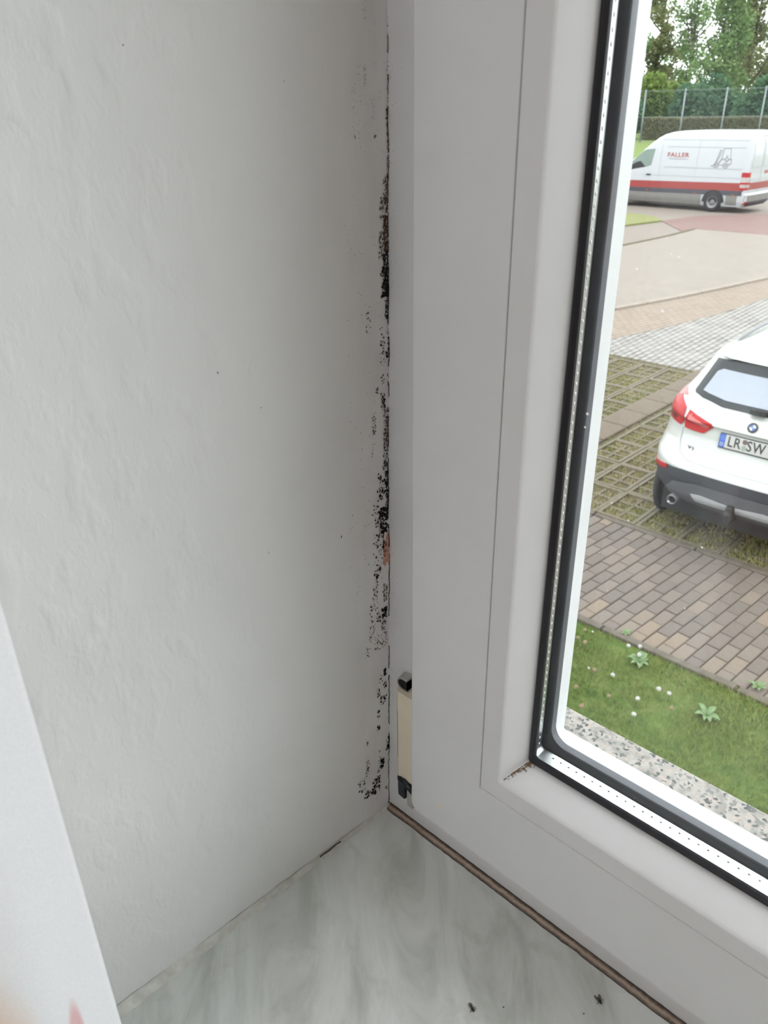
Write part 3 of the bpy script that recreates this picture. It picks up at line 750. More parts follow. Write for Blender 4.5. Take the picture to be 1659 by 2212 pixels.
M['joint_sand'] = ground_mat('dark_joint_sand', [(.3, rgb(96, 88, 78)), (.7, rgb(120, 110, 98))], 40)
# --- brick path along the house
path = struct(empty('path', (0, 0, 0)), 'footpath of grey-brown clinker bricks along the lawn')
MB().box(-4.4, .8, 4.24, 5.90, G - .12, G - .012).build('bedding', M['joint_sand'], path)
pm_ = []
for q, c in enumerate(((158, 146, 136), (150, 139, 131), (166, 152, 138), (145, 135, 127), (172, 155, 138))):
    pm_.append(ground_mat('clinker_tone', [(.3, rgb(*[x * .93 for x in c])), (.7, rgb(*[min(255, x * 1.05) for x in c]))], 22, .85, .25))
bricks = []
for mm_ in pm_:
    o = MB().box(-.0500, .0500, -.0985, .0985, -.06, 0).build('brick_pattern', mm_); me = o.data
    bm_ = bmesh.new(); bm_.from_mesh(me); bmesh.ops.bevel(bm_, geom=[e for e in bm_.edges if all(v.co.z > -.01 for v in e.verts)], offset=.006, segments=1, affect='EDGES'); bm_.to_mesh(me); bm_.free()
    bpy.data.objects.remove(o); bricks.append(me)
rr = random.Random(12); nb = 0
for i in range(40):
    x = -3.50 + i * .108
    for j in range(-1, 8):
        y = 4.40 + j * .205 + (.1 if i % 2 else 0)
        half = 0
        if j < 0:
            if i % 2 == 0: continue
            y = 4.347; half = 1
        if y > 5.82:
            if i % 2: continue
            y = 5.782; half = 1
        bright = rr.random() < (.55 if y < 4.55 else .12)
        me = bricks[rr.choice((2, 4)) if bright else rr.choice((0, 0, 1, 1, 3))]
        o = bpy.data.objects.new('brick', me); o.location = (x + .075 * (y - 4.3), y, G + rr.uniform(-.003, .003)); o.rotation_euler = (rr.uniform(-.012, .012), rr.uniform(-.015, .015), -.075 + rr.uniform(-.012, .012)); o.parent = path; o.scale = (1, .48 if half else 1, 1); COL.objects.link(o); nb += 1
for y, nm in ((4.262, 'kerb_dark'), (5.862, 'kerb_dark')):
    for i in range(6):
        o = MB().box(-.49, .49, -.03, .03, -.16, .014).build('edging_stone', M[nm], path); o.location = (-3.4 + i * 1.0, y, G + rr.uniform(-.006, .004)); bevel(o, .008, 2)

# --- parking bay of concrete grass pavers
bay = struct(empty('parking_bay', (0, 0, 0)), 'parking bay of concrete grass pavers under the white car')
MB().box(-6.6, .9, 5.90, 10.95, G - .12, G - .030).build('bedding', M['soil'], bay)
M['divider'] = ground_mat('worn_brown_slab', [(.3, rgb(136, 122, 106)), (.7, rgb(160, 146, 130))], 16)
M['paver'] = ground_mat('weathered_concrete', [(.3, rgb(140, 131, 112)), (.7, rgb(166, 157, 138))], 14)
mb = MB()
PW, PL = .40, .60
mb.box(-.197, .197, -.297, -.262, -.07, 0); mb.box(-.197, .197, .262, .297, -.07, 0); mb.box(-.197, -.162, -.262, .262, -.07, 0); mb.box(.162, .197, -.262, .262, -.07, 0)
for yy in (-.0875, .0875): mb.box(-.162, .162, yy - .022, yy + .016, -.07, -.012)
for yy in (-.175, 0, .175): mb.box(-.016, .016, yy - .0715, yy + .0715, -.07, -.014)
po = mb.build('paver_pattern', M['paver']); pmesh = po.data; bpy.data.objects.remove(po)
rr = random.Random(3)
GRID = []
for i in range(17):
    x = -6.35 + i * .403
    if -4.2 < x < -3.78: continue
    for j in range(8):
        y = 6.22 + j * .603
        o = bpy.data.objects.new('grass_paver', pmesh); o.location = (x, y, G + rr.uniform(-.006, .003)); o.rotation_euler = (rr.uniform(-.01, .01), rr.uniform(-.01, .01), 0); o.parent = bay; COL.objects.link(o)
        for yy in (-.175, 0, .175):
            for xx in (-.092, .092): GRID.append((x + xx, y + yy))
for j in range(9):
    o = MB().box(-.185, .185, -.27, .27, -.07, .002).build('divider_slab', M['divider'], bay); o.location = (-3.99, 6.2 + j * .56, G + rr.uniform(-.004, .004)); bevel(o, .01, 1)

# blades of grass
t = NT('grass_blade').set(.6, 0, .3)
oi = t.noise(t.coord(), 1.6, 3); ob2 = t.noise(t.coord(), 45, 2)
gc = t.mix(t.ramp(ob2, [(.35, (0, 0, 0, 1)), (.65, (1, 1, 1, 1))]), t.ramp(oi, [(.3, rgb(126, 158, 70)), (.7, rgb(176, 190, 102))]), t.ramp(oi, [(.3, rgb(146, 168, 84)), (.7, rgb(196, 200, 126))]))
t.base(gc); M['blade'] = t.m
t = NT('dry_blade').set(.7, 0, .25); oi = t.noise(t.coord(), 3, 3)
t.base(t.ramp(oi, [(.35, rgb(196, 194, 124)), (.55, rgb(232, 216, 166)), (.7, rgb(246, 228, 188))])); M['dry_blade'] = t.m
def blades(name, spots, h0, h1, w, mat, label, parent=None, seed=1):
    rr = random.Random(seed); V = []; F = []
    for x, y, z in spots:
        a = rr.random() * 6.283; h = rr.uniform(h0, h1); l = rr.uniform(.2, .9) * h; c_, s_ = math.cos(a), math.sin(a); b = rr.random() * 6.283
        dx, dy = l * math.cos(b), l * math.sin(b); k = len(V); ww = w * rr.uniform(.7, 1.3)
        V += [(x - ww * c_, y - ww * s_, z), (x + ww * c_, y + ww * s_, z), (x + dx * .5 - ww * .7 * c_, y + dy * .5 - ww * .7 * s_, z + h * .65), (x + dx * .5 + ww * .7 * c_, y + dy * .5 + ww * .7 * s_, z + h * .65), (x + dx, y + dy, z + h)]
        F += [(k, k + 1, k + 3, k + 2), (k + 2, k + 3, k + 4)]
    o = mesh(name, V, F, mat, parent)
    o['kind'] = 'stuff'
    if label: o['label'] = label
    return o
lawn = slab('lawn', [(-7, .17), (3.5, .17), (3.5, 4.235), (-7, 4.235)], G - .5, G - .012, M['turf'], 'green lawn below the window')
rr = random.Random(21)
sp_ = []
while len(sp_) < 62000:
    x, y = rr.uniform(-2.6, .15), rr.uniform(2.0, 4.255)
    if noise.noise((x * 3, y * 3, 0)) + .75 > rr.random() * .9: sp_.append((x, y, G - .014))
blades('grass_blades', sp_, .018, .045, .0016, M['blade'], None, lawn, 2)
sp_ = []
for (x, y) in GRID:
    if x > -.9 and y > 6.9: continue
    dens = max(0, .5 + noise.noise((x * 1.1, y * 1.1, 3)))
    for _ in range(int(210 * dens)):
        sp_.append((x + rr.gauss(0, .05), y + rr.gauss(0, .05), G - .03))
for _ in range(26000):
    sp_.append((rr.uniform(-5.6, -.8), 5.9 + 5.05 * rr.random() ** 1.5, G - .02))
ga = blades('tuft_grass', [s for i, s in enumerate(sp_) if i % 5], .016, .034, .0030, M['dry_blade'], None, bay, 5)
gb = blades('tuft_grass', [s for i, s in enumerate(sp_) if i % 5 == 0], .018, .04, .0030, M['blade'], None, bay, 6)

# dandelion clocks standing in the lawn
M['clock'] = plain('dandelion_fluff', (.30, .29, .275, 1), .95, spec=.1, var=.1, scale=300)
M['clock_brown'] = plain('seeded_dandelion', rgb(178, 158, 130), .95, spec=.1, var=.1, scale=300)
M['stem'] = plain('dandelion_stem', rgb(140, 156, 92), .7)
DAND = [(-1.95, 4.07, 1, 'brownish dandelion head closest to the window frame and the path'), (-1.93, 3.96, 1, 'brownish dandelion head at the frame edge, second from the path'), (-1.87, 3.95, 1, 'brownish dandelion head, third from the path along the frame edge'),
        (-1.63, 4.13, 0, 'white dandelion clock by the path edging, leftmost of three'), (-1.56, 4.16, 0, 'white dandelion clock by the path edging, middle of three'), (-1.51, 4.08, 0, 'white dandelion clock standing right over the blue-green weed'),
        (-1.67, 3.73, 1, 'brownish dandelion head alone, to the side of the lone white clock'), (-1.54, 3.77, 0, 'lone white dandelion clock in the middle of the lawn'), (-1.66, 3.5, 1, 'brownish dandelion head at the frame edge in mid-lawn'),
        (-1.46, 3.56, 1, 'brownish dandelion head between lone white clock and granite ledge'), (-1.24, 3.83, 0, 'left one of the close pair of white dandelion clocks'), (-1.18, 3.84, 0, 'right one of the close pair of white dandelion clocks'),
        (-1.31, 3.66, 0, 'white dandelion clock just below the close pair'), (-1.1, 3.71, 1, 'brownish dandelion head closest to the largest weed'), (-1.25, 3.5, 0, 'white dandelion clock nearest the granite ledge'), (-1.54, 3.34, 1, 'brownish dandelion head nearest the granite ledge')]
for i, (x, y, k, lb) in enumerate(DAND):
    e = empty('dandelion_clock', (x, y, G - .012)); h = .055 + .02 * rr.random(); lx, ly = rr.uniform(-.01, .01), rr.uniform(-.01, .01)
    MB().tube([(0, 0, 0), (lx * .6, ly * .6, h * .6), (lx, ly, h)], [.0022, .0018, .0016], 6).build('stem', M['stem'], e, True)
    rad = .012 + .004 * rr.random()
    mb = MB(); mb.ball((lx, ly, h + rad * .6), rad, rad, rad * .9, 10, 7); o = mb.build('seed_head', M['clock_brown' if k else 'clock'], e)
    for v in o.data.vertices: v.co += Vector((rr.uniform(-1, 1), rr.uniform(-1, 1), rr.uniform(-1, 1))) * .0025
    tag(e, lb, 'flower', 'seeded dandelions in the lawn')
# broad-leaved weeds
M['weed'] = plain('blue_green_leaf', rgb(132, 166, 104), .55, var=.25, scale=60)
def weed(x, y, r_, nl, label):
    e = empty('weed', (x, y, G - .012)); tag(e, label, 'weed', 'broad-leaved weeds outside')
    for k in range(nl):
        a = 6.283 * k / nl + rr.uniform(-.3, .3); L = r_ * rr.uniform(.7, 1.1); w = L * .22; ca, sa = math.cos(a), math.sin(a); V = []; F = []
        for s_ in range(6):
            tt = s_ / 5; ww = w * math.sin(math.pi * (.12 + .86 * tt)) ; zz = .012 + .5 * L * math.sin(tt * 2.2)
            for sd_ in (-1, 0, 1): V.append((ca * L * tt - sa * ww * sd_, sa * L * tt + ca * ww * sd_, zz + .25 * ww * abs(sd_)))
        for s_ in range(5):
            for q in range(2): F.append((s_ * 3 + q, s_ * 3 + q + 1, s_ * 3 + q + 4, s_ * 3 + q + 3))
        o = mesh('leaf', V, F, M['weed'], e, True); sm = o.modifiers.new('leaf_thickness', 'SOLIDIFY'); sm.thickness = .001
weed(-1.50, 4.06, .10, 9, 'blue-green leafy weed in the lawn near three white dandelion clocks')
weed(-.93, 3.86, .085, 11, 'largest blue-green leafy weed in the lawn')
weed(-.80, 4.36, .07, 7, 'small green weed sprouting between the path bricks')
weed(-1.74, 4.31, .05, 6, 'tiny green weed at the edge of path and lawn')
# ------------------------------------------------------------------ vehicles: bodies built as stacks of plan outlines
def lerp_rows(rows, z):
    if z <= rows[0][0]: return rows[0][1:]
    for a, b in zip(rows, rows[1:]):
        if z <= b[0]:
            t_ = (z - a[0]) / (b[0] - a[0]); return tuple(p + (q - p) * t_ for p, q in zip(a[1:], b[1:]))
    return rows[-1][1:]
class Body:
    """rows: z, half width, rear y, front y, rear corner radius, front corner radius, rear bulge"""
    def __init__(s, rows): s.rows = rows
    def at(s, z): return lerp_rows(s.rows, z)
    def rear(s, X, z):
        w, yr, yf, rc, rf, b = s.at(z); ax = min(abs(X), w - 1e-4); y = yr + b * (ax / w) ** 2
        k = ax - (w - rc)
        if k > 0: y += rc - math.sqrt(max(0, rc * rc - k * k))
        return y
    def outline(s, z, n=9):
        w, yr, yf, rc, rf, b = s.at(z); P = []
        xs = [(w - rc) * i / 6 for i in range(7)] + [w - rc + rc * math.sin(R(90 * i / n)) for i in range(1, n + 1)]
        half = [(x, s.rear(x, z)) for x in xs]; y_s = half[-1][1]
        half += [(w, y_s + (yf - rf - y_s) * i / 6) for i in range(1, 6)]
        half += [(w - rf + rf * math.cos(R(90 * i / n)), yf - rf + rf * math.sin(R(90 * i / n))) for i in range(n + 1)]
        half += [((w - rf) * (1 - i / 4), yf + .06 * (i / 4)) for i in range(1, 5)]
        return [(-x, y) for x, y in half[1:-1]][::-1], half
    def shell(s, zs, name, mat, parent):
        V = []; F = []; n = None
        for z in zs:
            l, r = s.outline(z); loop = r + l
            n = len(loop); V += [(x, y, z) for x, y in loop]
        for j in range(len(zs) - 1):
            for i in range(n): F.append((j * n + i, j * n + (i + 1) % n, (j + 1) * n + (i + 1) % n, (j + 1) * n + i))
        F.append(tuple(range(n))[::-1]); F.append(tuple(range((len(zs) - 1) * n, len(zs) * n)))
        o = fix_normals(mesh(name, V, F, mat, parent, True)); o.data.set_sharp_from_angle(angle=R(32)); return o
    def patch(s, poly, name, mat, parent, off=.004, nx=10, nz=8, side=None, mirror=False, thick=.012):
        """raised piece over a polygon: (X, z) on the rear, or (Y, z) on a side (side = -1 or 1)"""
        z0, z1 = min(p[1] for p in poly), max(p[1] for p in poly); V = []; F = []
        zz = sorted(set([z0 + (z1 - z0) * j / nz for j in range(nz + 1)] + [p[1] for p in poly]))
        rowsn = 0
        for z in zz:
            xs = []
            for (xa, za), (xb, zb) in zip(poly, poly[1:] + poly[:1]):
                if abs(za - zb) < 1e-9:
                    if abs(z - za) < 1e-9: xs += [xa, xb]
                elif min(za, zb) - 1e-9 <= z <= max(za, zb) + 1e-9: xs.append(xa + (xb - xa) * (z - za) / (zb - za))
            if not xs: continue
            a, b = min(xs), max(xs); rowsn += 1
            for i in range(nx + 1):
                u = a + (b - a) * i / nx
                for o_ in (off, off - thick):
                    if side is None: V.append((u, s.rear(u, z) - o_, z))
                    else: V.append((side * (s.at(z)[0] + o_), u, z))
        m_ = 2 * (nx + 1)
        for j in range(rowsn - 1):
            for i in range(nx):
                a = j * m_ + 2 * i
                F += [(a, a + 2, a + 2 + m_, a + m_), (a + 1, a + 1 + m_, a + 3 + m_, a + 3)]
            a = j * m_; F.append((a, a + m_, a + m_ + 1, a + 1)); a = j * m_ + 2 * nx; F.append((a, a + 1, a + m_ + 1, a + m_))
        for j in (0, rowsn - 1):
            for i in range(nx):
                a = j * m_ + 2 * i; F.append((a, a + 1, a + 3, a + 2))
        if mirror: V = [(-x, y, z) for x, y, z in V]
        o = fix_normals(mesh(name, V, F, mat, parent, True)); o.data.set_sharp_from_angle(angle=R(35)); return o
def text_mesh(body, size, mat, name, parent, mw, extrude=.002, sx=1.0):
    cu_ = bpy.data.curves.new(name, 'FONT'); cu_.body = body; cu_.size = size; cu_.extrude = extrude; cu_.align_x = 'CENTER'; cu_.align_y = 'CENTER'; cu_.resolution_u = 3; cu_.offset = size * .012; cu_.space_character = 1.08
    to = bpy.data.objects.new(name, cu_); COL.objects.link(to)
    dg = bpy.context.evaluated_depsgraph_get(); me = bpy.data.meshes.new_from_object(to.evaluated_get(dg)); bpy.data.objects.remove(to)
    me.materials.clear(); o = link(name, me, mat, parent); o.matrix_local = mw @ Matrix.Diagonal((sx, 1, 1, 1)); return o
def wheel(parent, X, Y, r_, w, side):
    e = empty('wheel', (X, Y, r_)); e.parent = parent
    s_ = side
    fix_normals(MB().revolve([(r_ * .66, -w / 2), (r_ * .93, -w / 2), (r_, -w * .32), (r_, w * .32), (r_ * .93, w / 2), (r_ * .66, w / 2), (r_ * .66, -w / 2)], 28, 'x').build('tyre', M['tyre'], e, True))
    mb = MB().revolve([(.001, s_ * w * .30), (r_ * .16, s_ * w * .38), (r_ * .26, s_ * w * .30), (r_ * .40, s_ * w * .18), (r_ * .56, s_ * w * .36), (r_ * .68, s_ * w * .46), (r_ * .68, 0), (.001, 0)], 24, 'x')
    fix_normals(mb.build('rim', M['rim'], e, True))
    for k in range(10):
        a = 2 * math.pi * k / 10
        MB().ball((s_ * w * .27, r_ * .46 * math.cos(a), r_ * .46 * math.sin(a)), .012, r_ * .05, r_ * .05, 8, 5).build('rim_hole', M['trim_black'], e)
    return e
M['tyre'] = plain('tyre_rubber', rgb(44, 44, 46), .85, var=.15)
M['rim'] = plain('wheel_silver', rgb(170, 172, 174), .4, .6)
M['trim_black'] = plain('black_trim', rgb(40, 41, 46), .7, var=.1)
M['cladding'] = plain('charcoal_cladding', rgb(60, 64, 74), .75, var=.08)
M['cladding_grey'] = plain('grey_diffuser', rgb(116, 118, 124), .7, var=.08)
M['silver'] = plain('satin_silver', rgb(160, 162, 166), .4, .35)
M['skid'] = plain('bright_skid_plate', rgb(230, 232, 236), .45, .1)
M['car_white'] = plain('white_car_paint', (.315, .325, .313, 1), .22, 0, .5, .5, var=.01, scale=3)
M['van_white'] = plain('white_van_paint', (.30, .31, .325, 1), .3, 0, .5, .3, var=.015, scale=2)
M['car_glass'] = plain('tinted_car_glass', rgb(44, 52, 56), .10, 0, .35, 0, var=.05)
M['car_glass_pale'] = plain('pale_car_glass', rgb(192, 200, 214), .2, 0, .4, 0, var=.03)
M['lamp_red'] = plain('red_lamp_lens', rgb(216, 44, 48), .35, 0, .25, 0, var=.15, scale=40)
M['lamp_dark'] = plain('dark_red_lens', rgb(120, 24, 30), .3, 0, .3, 0, var=.1)
M['lamp_clear'] = plain('clear_lamp_lens', rgb(214, 206, 204), .2, 0, .6, .5, var=.05)
M['lamp_pink'] = plain('pale_red_lens', rgb(226, 128, 128), .3, 0, .3, 0, var=.1)
M['plate_white'] = plain('plate_white', rgb(226, 226, 222), .4, var=.02)
M['plate_blue'] = plain('plate_blue', rgb(60, 116, 230), .5, var=.05)
M['ink'] = plain('black_lettering', rgb(42, 46, 48), .5, var=.05)
M['sticker'] = plain('sticker_green', rgb(176, 190, 172), .5)
M['sticker_red'] = plain('sticker_brown', rgb(116, 92, 88), .5)
M['badge_blue'] = plain('badge_blue', rgb(70, 122, 196), .3)
M['badge_white'] = plain('badge_white', rgb(228, 230, 232), .3)
M['van_red'] = plain('red_stripe', rgb(190, 62, 58), .35, 0, .5, .2, var=.06, scale=5)
M['van_grey'] = plain('dusty_grey_sill', rgb(158, 155, 150), .55, var=.1, scale=6)
M['van_dark'] = plain('dark_grey_moulding', rgb(84, 84, 96), .6, var=.08)
M['van_line'] = plain('panel_gap', rgb(214, 218, 224), .6, var=.03)
M['print_grey'] = plain('grey_print', rgb(184, 186, 194), .6, var=.05)
M['print_red'] = plain('red_print', rgb(206, 92, 92), .5, var=.08)
M['amber'] = plain('amber_marker', rgb(200, 110, 50), .35)
M['cab_green'] = plain('green_tinted_glass', rgb(92, 128, 108), .08, 0, .8, .5, var=.25, scale=2.2)

# --- white compact crossover parked on the pavers, its tail towards the house
car = empty('car', (-1.655, 5.75, G))
tag(car, 'white compact SUV parked tail-first on the grass pavers', 'car')
CB = Body([(.34, .74, .22, 4.2, .45, .5, .05), (.44, .80, .08, 4.35, .45, .5, .05), (.52, .83, .02, 4.4, .45, .5, .05), (.66, .845, -.02, 4.43, .45, .5, .05), (.76, .85, -.02, 4.43, .45, .5, .05),
           (.80, .85, .0, 4.42, .45, .5, .05), (.84, .85, .04, 4.4, .45, .5, .05), (.92, .845, .095, 4.36, .45, .5, .05), (1.00, .84, .115, 4.3, .45, .5, .05), (1.115, .835, .125, 4.2, .45, .5, .05), (1.14, .83, .105, 4.1, .44, .5, .05),
           (1.20, .815, .14, 3.6, .42, .4, .05), (1.25, .79, .19, 3.35, .40, .4, .05), (1.30, .75, .25, 3.2, .36, .35, .06), (1.36, .71, .315, 3.05, .30, .3, .06), (1.46, .665, .40, 2.8, .26, .3, .07), (1.56, .625, .475, 2.55, .24, .3, .08), (1.60, .60, .49, 2.42, .22, .3, .10),
           (1.64, .565, .53, 2.3, .2, .3, .12), (1.67, .50, .66, 2.1, .2, .3, .14), (1.69, .40, .9, 1.9, .2, .3, .1)])
CB.shell([.34 + .02 * i for i in range(67)] + [1.69], 'body', M['car_white'], car)
MB().box(-.70, .70, .30, 4.1, .20, .40).build('underbody', M['trim_black'], car)
CB.patch([(-.845, .36), (.845, .36), (.845, .62), (.80, .64), (.72, .70), (.62, .735), (.45, .75), (-.45, .75), (-.62, .735), (-.72, .70), (-.80, .64), (-.845, .62)], 'bumper_cladding', M['cladding'], car, .007, 40, 14)
CB.patch([(-.60, .40), (.60, .40), (.62, .50), (.52, .615), (.30, .655), (-.30, .655), (-.52, .615), (-.62, .50)], 'diffuser', M['cladding_grey'], car, .014, 30, 12)
CB.patch([(-.30, .485), (-.02, .485), (-.02, .545), (-.26, .565), (-.34, .555)], 'skid_plate', M['skid'], car, .03, 14, 6)
CB.patch([(.30, .485), (.04, .485), (.04, .545), (.26, .565), (.34, .555)], 'skid_plate', M['skid'], car, .03, 14, 6)
mb = MB().box(-.02, .03, -.06, .12, .40, .56); mb.ball((.005, -.075, .50), .028, .028, .03); bevel(mb.build('tow_bar', M['trim_black'], car), .006, 2)
for sx_ in (-1, 1):
    fix_normals(MB().revolve([(.030, .12), (.034, -.02), (.039, -.035), (.043, -.03), (.044, .12)], 20, 'y', (sx_ * .505, .06, .43)).build('exhaust', M['silver'], car, True))
    fix_normals(MB().revolve([(.001, .0), (.032, .0), (.032, .01)], 16, 'y', (sx_ * .505, .06, .43)).build('exhaust_bore', M['hole'], car))
    mi = sx_ > 0
    CB.patch([(-.825, .635), (-.60, .70), (-.60, .735), (-.70, .715), (-.83, .675)], 'rear_reflector', M['lamp_red'], car, .012, 10, 5, mirror=mi)
    lamp = empty('tail_lamp'); lamp.parent = car
    CB.patch([(-.832, 1.06), (-.775, 1.05), (-.60, 1.06), (-.575, 1.10), (-.585, 1.21), (-.66, 1.24), (-.70, 1.255), (-.80, 1.20), (-.832, 1.12)], 'outer_lens', M['lamp_red'], lamp, .012, 16, 10, mirror=mi)
    CB.patch([(-.55, 1.055), (-.37, 1.055), (-.30, 1.125), (-.315, 1.15), (-.54, 1.205), (-.565, 1.10)], 'inner_lens', M['lamp_red'], lamp, .012, 14, 8, mirror=mi)
    CB.patch([(-.53, 1.135), (-.35, 1.10), (-.33, 1.125), (-.53, 1.18)], 'lens_strip', M['lamp_pink'], lamp, .016, 8, 4, mirror=mi)
    CB.patch([(-.79, 1.08), (-.67, 1.075), (-.66, 1.13), (-.78, 1.13)], 'lens_core', M['lamp_dark'], lamp, .0155, 8, 4, mirror=mi)
    CB.patch([(-.80, 1.205), (-.70, 1.26), (-.64, 1.275), (-.71, 1.30), (-.76, 1.27)], 'upper_lens', M['lamp_pink'], lamp, .010, 6, 4, mirror=mi)
    # tailgate gap
    pts = [(-.572, 1.05), (-.565, .93), (-.53, .86), (-.44, .825), (-.25, .815), (0, .815)]
    mb = MB(); mb.tube([((1 if mi else -1) * abs(x), CB.rear(x, z) - .0005, z) for x, z in pts], .0035, 6); mb.build('tailgate_gap', M['van_line'], car)
    fix_normals(MB().tube([(sx_ * .50, .80, 1.645), (sx_ * .49, .95, 1.685), (sx_ * .48, 1.3, 1.712), (sx_ * .475, 2.0, 1.705), (sx_ * .47, 2.25, 1.66)], [.008, .013, .014, .013, .008], 8).build('roof_rail', M['silver'], car, True))
    CB.patch([(.75, 1.28), (3.0, 1.28), (2.55, 1.55), (1.0, 1.57)], 'side_window', M['car_glass'], car, .006, 14, 8, side=sx_)
    for yy in (.86, 3.53):
        wheel(car, sx_ * .77, yy, .335, .23, sx_)
        fix_normals(MB().revolve([(.34, -.02), (.41, -.02), (.415, .02), (.36, .03)], 28, 'x', (sx_ * .845, yy, .34)).build('wheel_arch', M['cladding'], car, True))
CB.patch([(-.60, 1.325), (-.585, 1.31), (-.30, 1.275), (.30, 1.275), (.585, 1.31), (.60, 1.325), (.535, 1.565), (.30, 1.60), (-.30, 1.60), (-.535, 1.565)], 'rear_window', M['car_glass'], car, .008, 34, 14)
CB.patch([(-.52, 1.345), (-.30, 1.318), (.30, 1.318), (.52, 1.345), (.475, 1.49), (.43, 1.515), (.25, 1.48), (0, 1.472), (-.25, 1.48), (-.43, 1.515), (-.475, 1.49)], 'pale_window_area', M['car_glass_pale'], car, .012, 30, 10)  # pale area set on the dark rear window
fix_normals(MB().box(-.06, .06, .165, .23, 1.285, 1.325).build('wiper_hub', M['trim_black'], car)); 
fix_normals(MB().tube([(0, .175, 1.315), (.2, .195, 1.335), (.36, .225, 1.345)], [.014, .009, .006], 6).build('wiper_arm', M['trim_black'], car, True))
# roof spoiler lip
CB.patch([(-.50, 1.605), (.50, 1.605), (.46, 1.655), (-.46, 1.655)], 'roof_spoiler', M['car_white'], car, .05, 24, 5, thick=.06)
# badge and number plate
bdg = empty('badge', (0, CB.rear(0, 1.19) - .004, 1.195)); bdg.parent = car; bdg.rotation_euler = (R(-28), 0, 0)
fix_normals(MB().revolve([(.001, 0), (.030, -.005), (.041, -.004), (.042, .01)], 28, 'y').build('badge_ring', M['silver'], bdg, True))
fix_normals(MB().revolve([(.026, -.0062), (.037, -.0058), (.038, -.003)], 28, 'y').build('badge_band', M['trim_black'], bdg, True))
for k in range(4):
    V = [(0, -.0075, 0)] + [(.0255 * math.cos(R(90 * k + 15 * i)), -.0068, .0255 * math.sin(R(90 * k + 15 * i))) for i in range(7)]
    V += [(x, -.004, z) for x, y, z in V]
    F = [tuple(range(8))] + [(i, (i + 1) % 8, 8 + (i + 1) % 8, 8 + i) for i in range(8)]
    fix_normals(mesh('badge_quarter', V, F, M['badge_blue'] if k in (1, 3) else M['badge_white'], bdg))
pl = empty('number_plate', (.035, .105, 1.045)); pl.parent = car; pl.rotation_euler = (R(-6), 0, 0)
bevel(MB().box(-.265, .265, -.004, .012, -.066, .060).build('plate_holder', M['trim_black'], pl), .003, 2)
bevel(MB().box(-.26, .26, -.0075, -.003, -.055, .055).build('plate', M['plate_white'], pl), .002, 2)
MB().box(-.26, -.214, -.0085, -.007, -.055, .055).build('blue_band', M['plate_blue'], pl)
RX = Matrix.Rotation(R(90), 4, 'X')
for tx, xx, sz in (('LR', -.142, .118), ('SW', .030, .118), ('6', .150, .118)):
    text_mesh(tx, sz, M['ink'], 'plate_letters', pl, Matrix.Translation((xx, -.0082, 0)) @ RX, .0006, .80)
text_mesh('D', .04, M['plate_white'], 'country_letter', pl, Matrix.Translation((-.237, -.0088, -.03)) @ RX, .0004)
for k in range(12):
    a = R(30 * k); MB().ball((-.237 + .013 * math.cos(a), -.0087, .022 + .013 * math.sin(a)), .0022, .0006, .0022, 5, 4).build('band_star', M['plate_white'], pl)
for zz, mt in ((.028, 'sticker_red'), (-.022, 'sticker')):
    fix_normals(MB().revolve([(.001, -.0088), (.019 if zz > 0 else .022, -.0086), (.022, -.007)], 18, 'y', (-.060, 0, zz)).build('plate_sticker', M[mt], pl))
text_mesh('X1', .055, M['silver'], 'model_letters', car, Matrix.Translation((-.445, CB.rear(-.445, .91) - .004, .905)) @ Matrix.Rotation(R(-16), 4, 'Z') @ RX, .003)

# --- panel van with a red band, seen from its left side
van = empty('van', (0, 0, 0))
va = R(3)
u_ = Vector((-math.cos(va), math.sin(va), 0)); right_ = Vector((math.sin(va), math.cos(va), 0))
mw_ = Matrix((right_, u_, Vector((0, 0, 1)))).transposed().to_4x4()
mw_.translation = Vector((-12.51, 30.71, G - .03)) + right_ * .99 - u_ * 1.2
van.matrix_world = mw_
tag(van, 'white high-roof panel van with a red band and company lettering', 'van')
VB = Body([(.20, .93, .10, 5.75, .08, .3, .02), (.36, .98, -.06, 5.95, .10, .3, .02), (.62, .99, -.07, 6.05, .10, .3, .02), (.66, .99, 0, 6.05, .10, .3, .02), (.95, .99, .0, 6.02, .08, .3, .02), (1.15, .985, .0, 5.85, .08, .35, .02), (1.33, .98, .01, 5.45, .08, .35, .02),
           (1.55, .97, .015, 5.06, .08, .35, .02), (1.80, .955, .02, 4.72, .08, .35, .02), (2.05, .935, .03, 4.44, .09, .35, .02), (2.30, .905, .05, 4.15, .1, .35, .02), (2.48, .875, .07, 3.90, .12, .35, .02), (2.60, .83, .09, 3.68, .14, .35, .02), (2.68, .76, .12, 3.38, .16, .35, .02), (2.73, .64, .18, 2.95, .18, .35, .02), (2.75, .45, .3, 2.3, .2, .3, .02)])
VB.shell([.20 + .04 * i for i in range(64)] + [2.75], 'body', M['van_white'], van)
MB().box(-.8, .8, .4, 5.5, .16, .3).build('underbody', M['trim_black'], van)
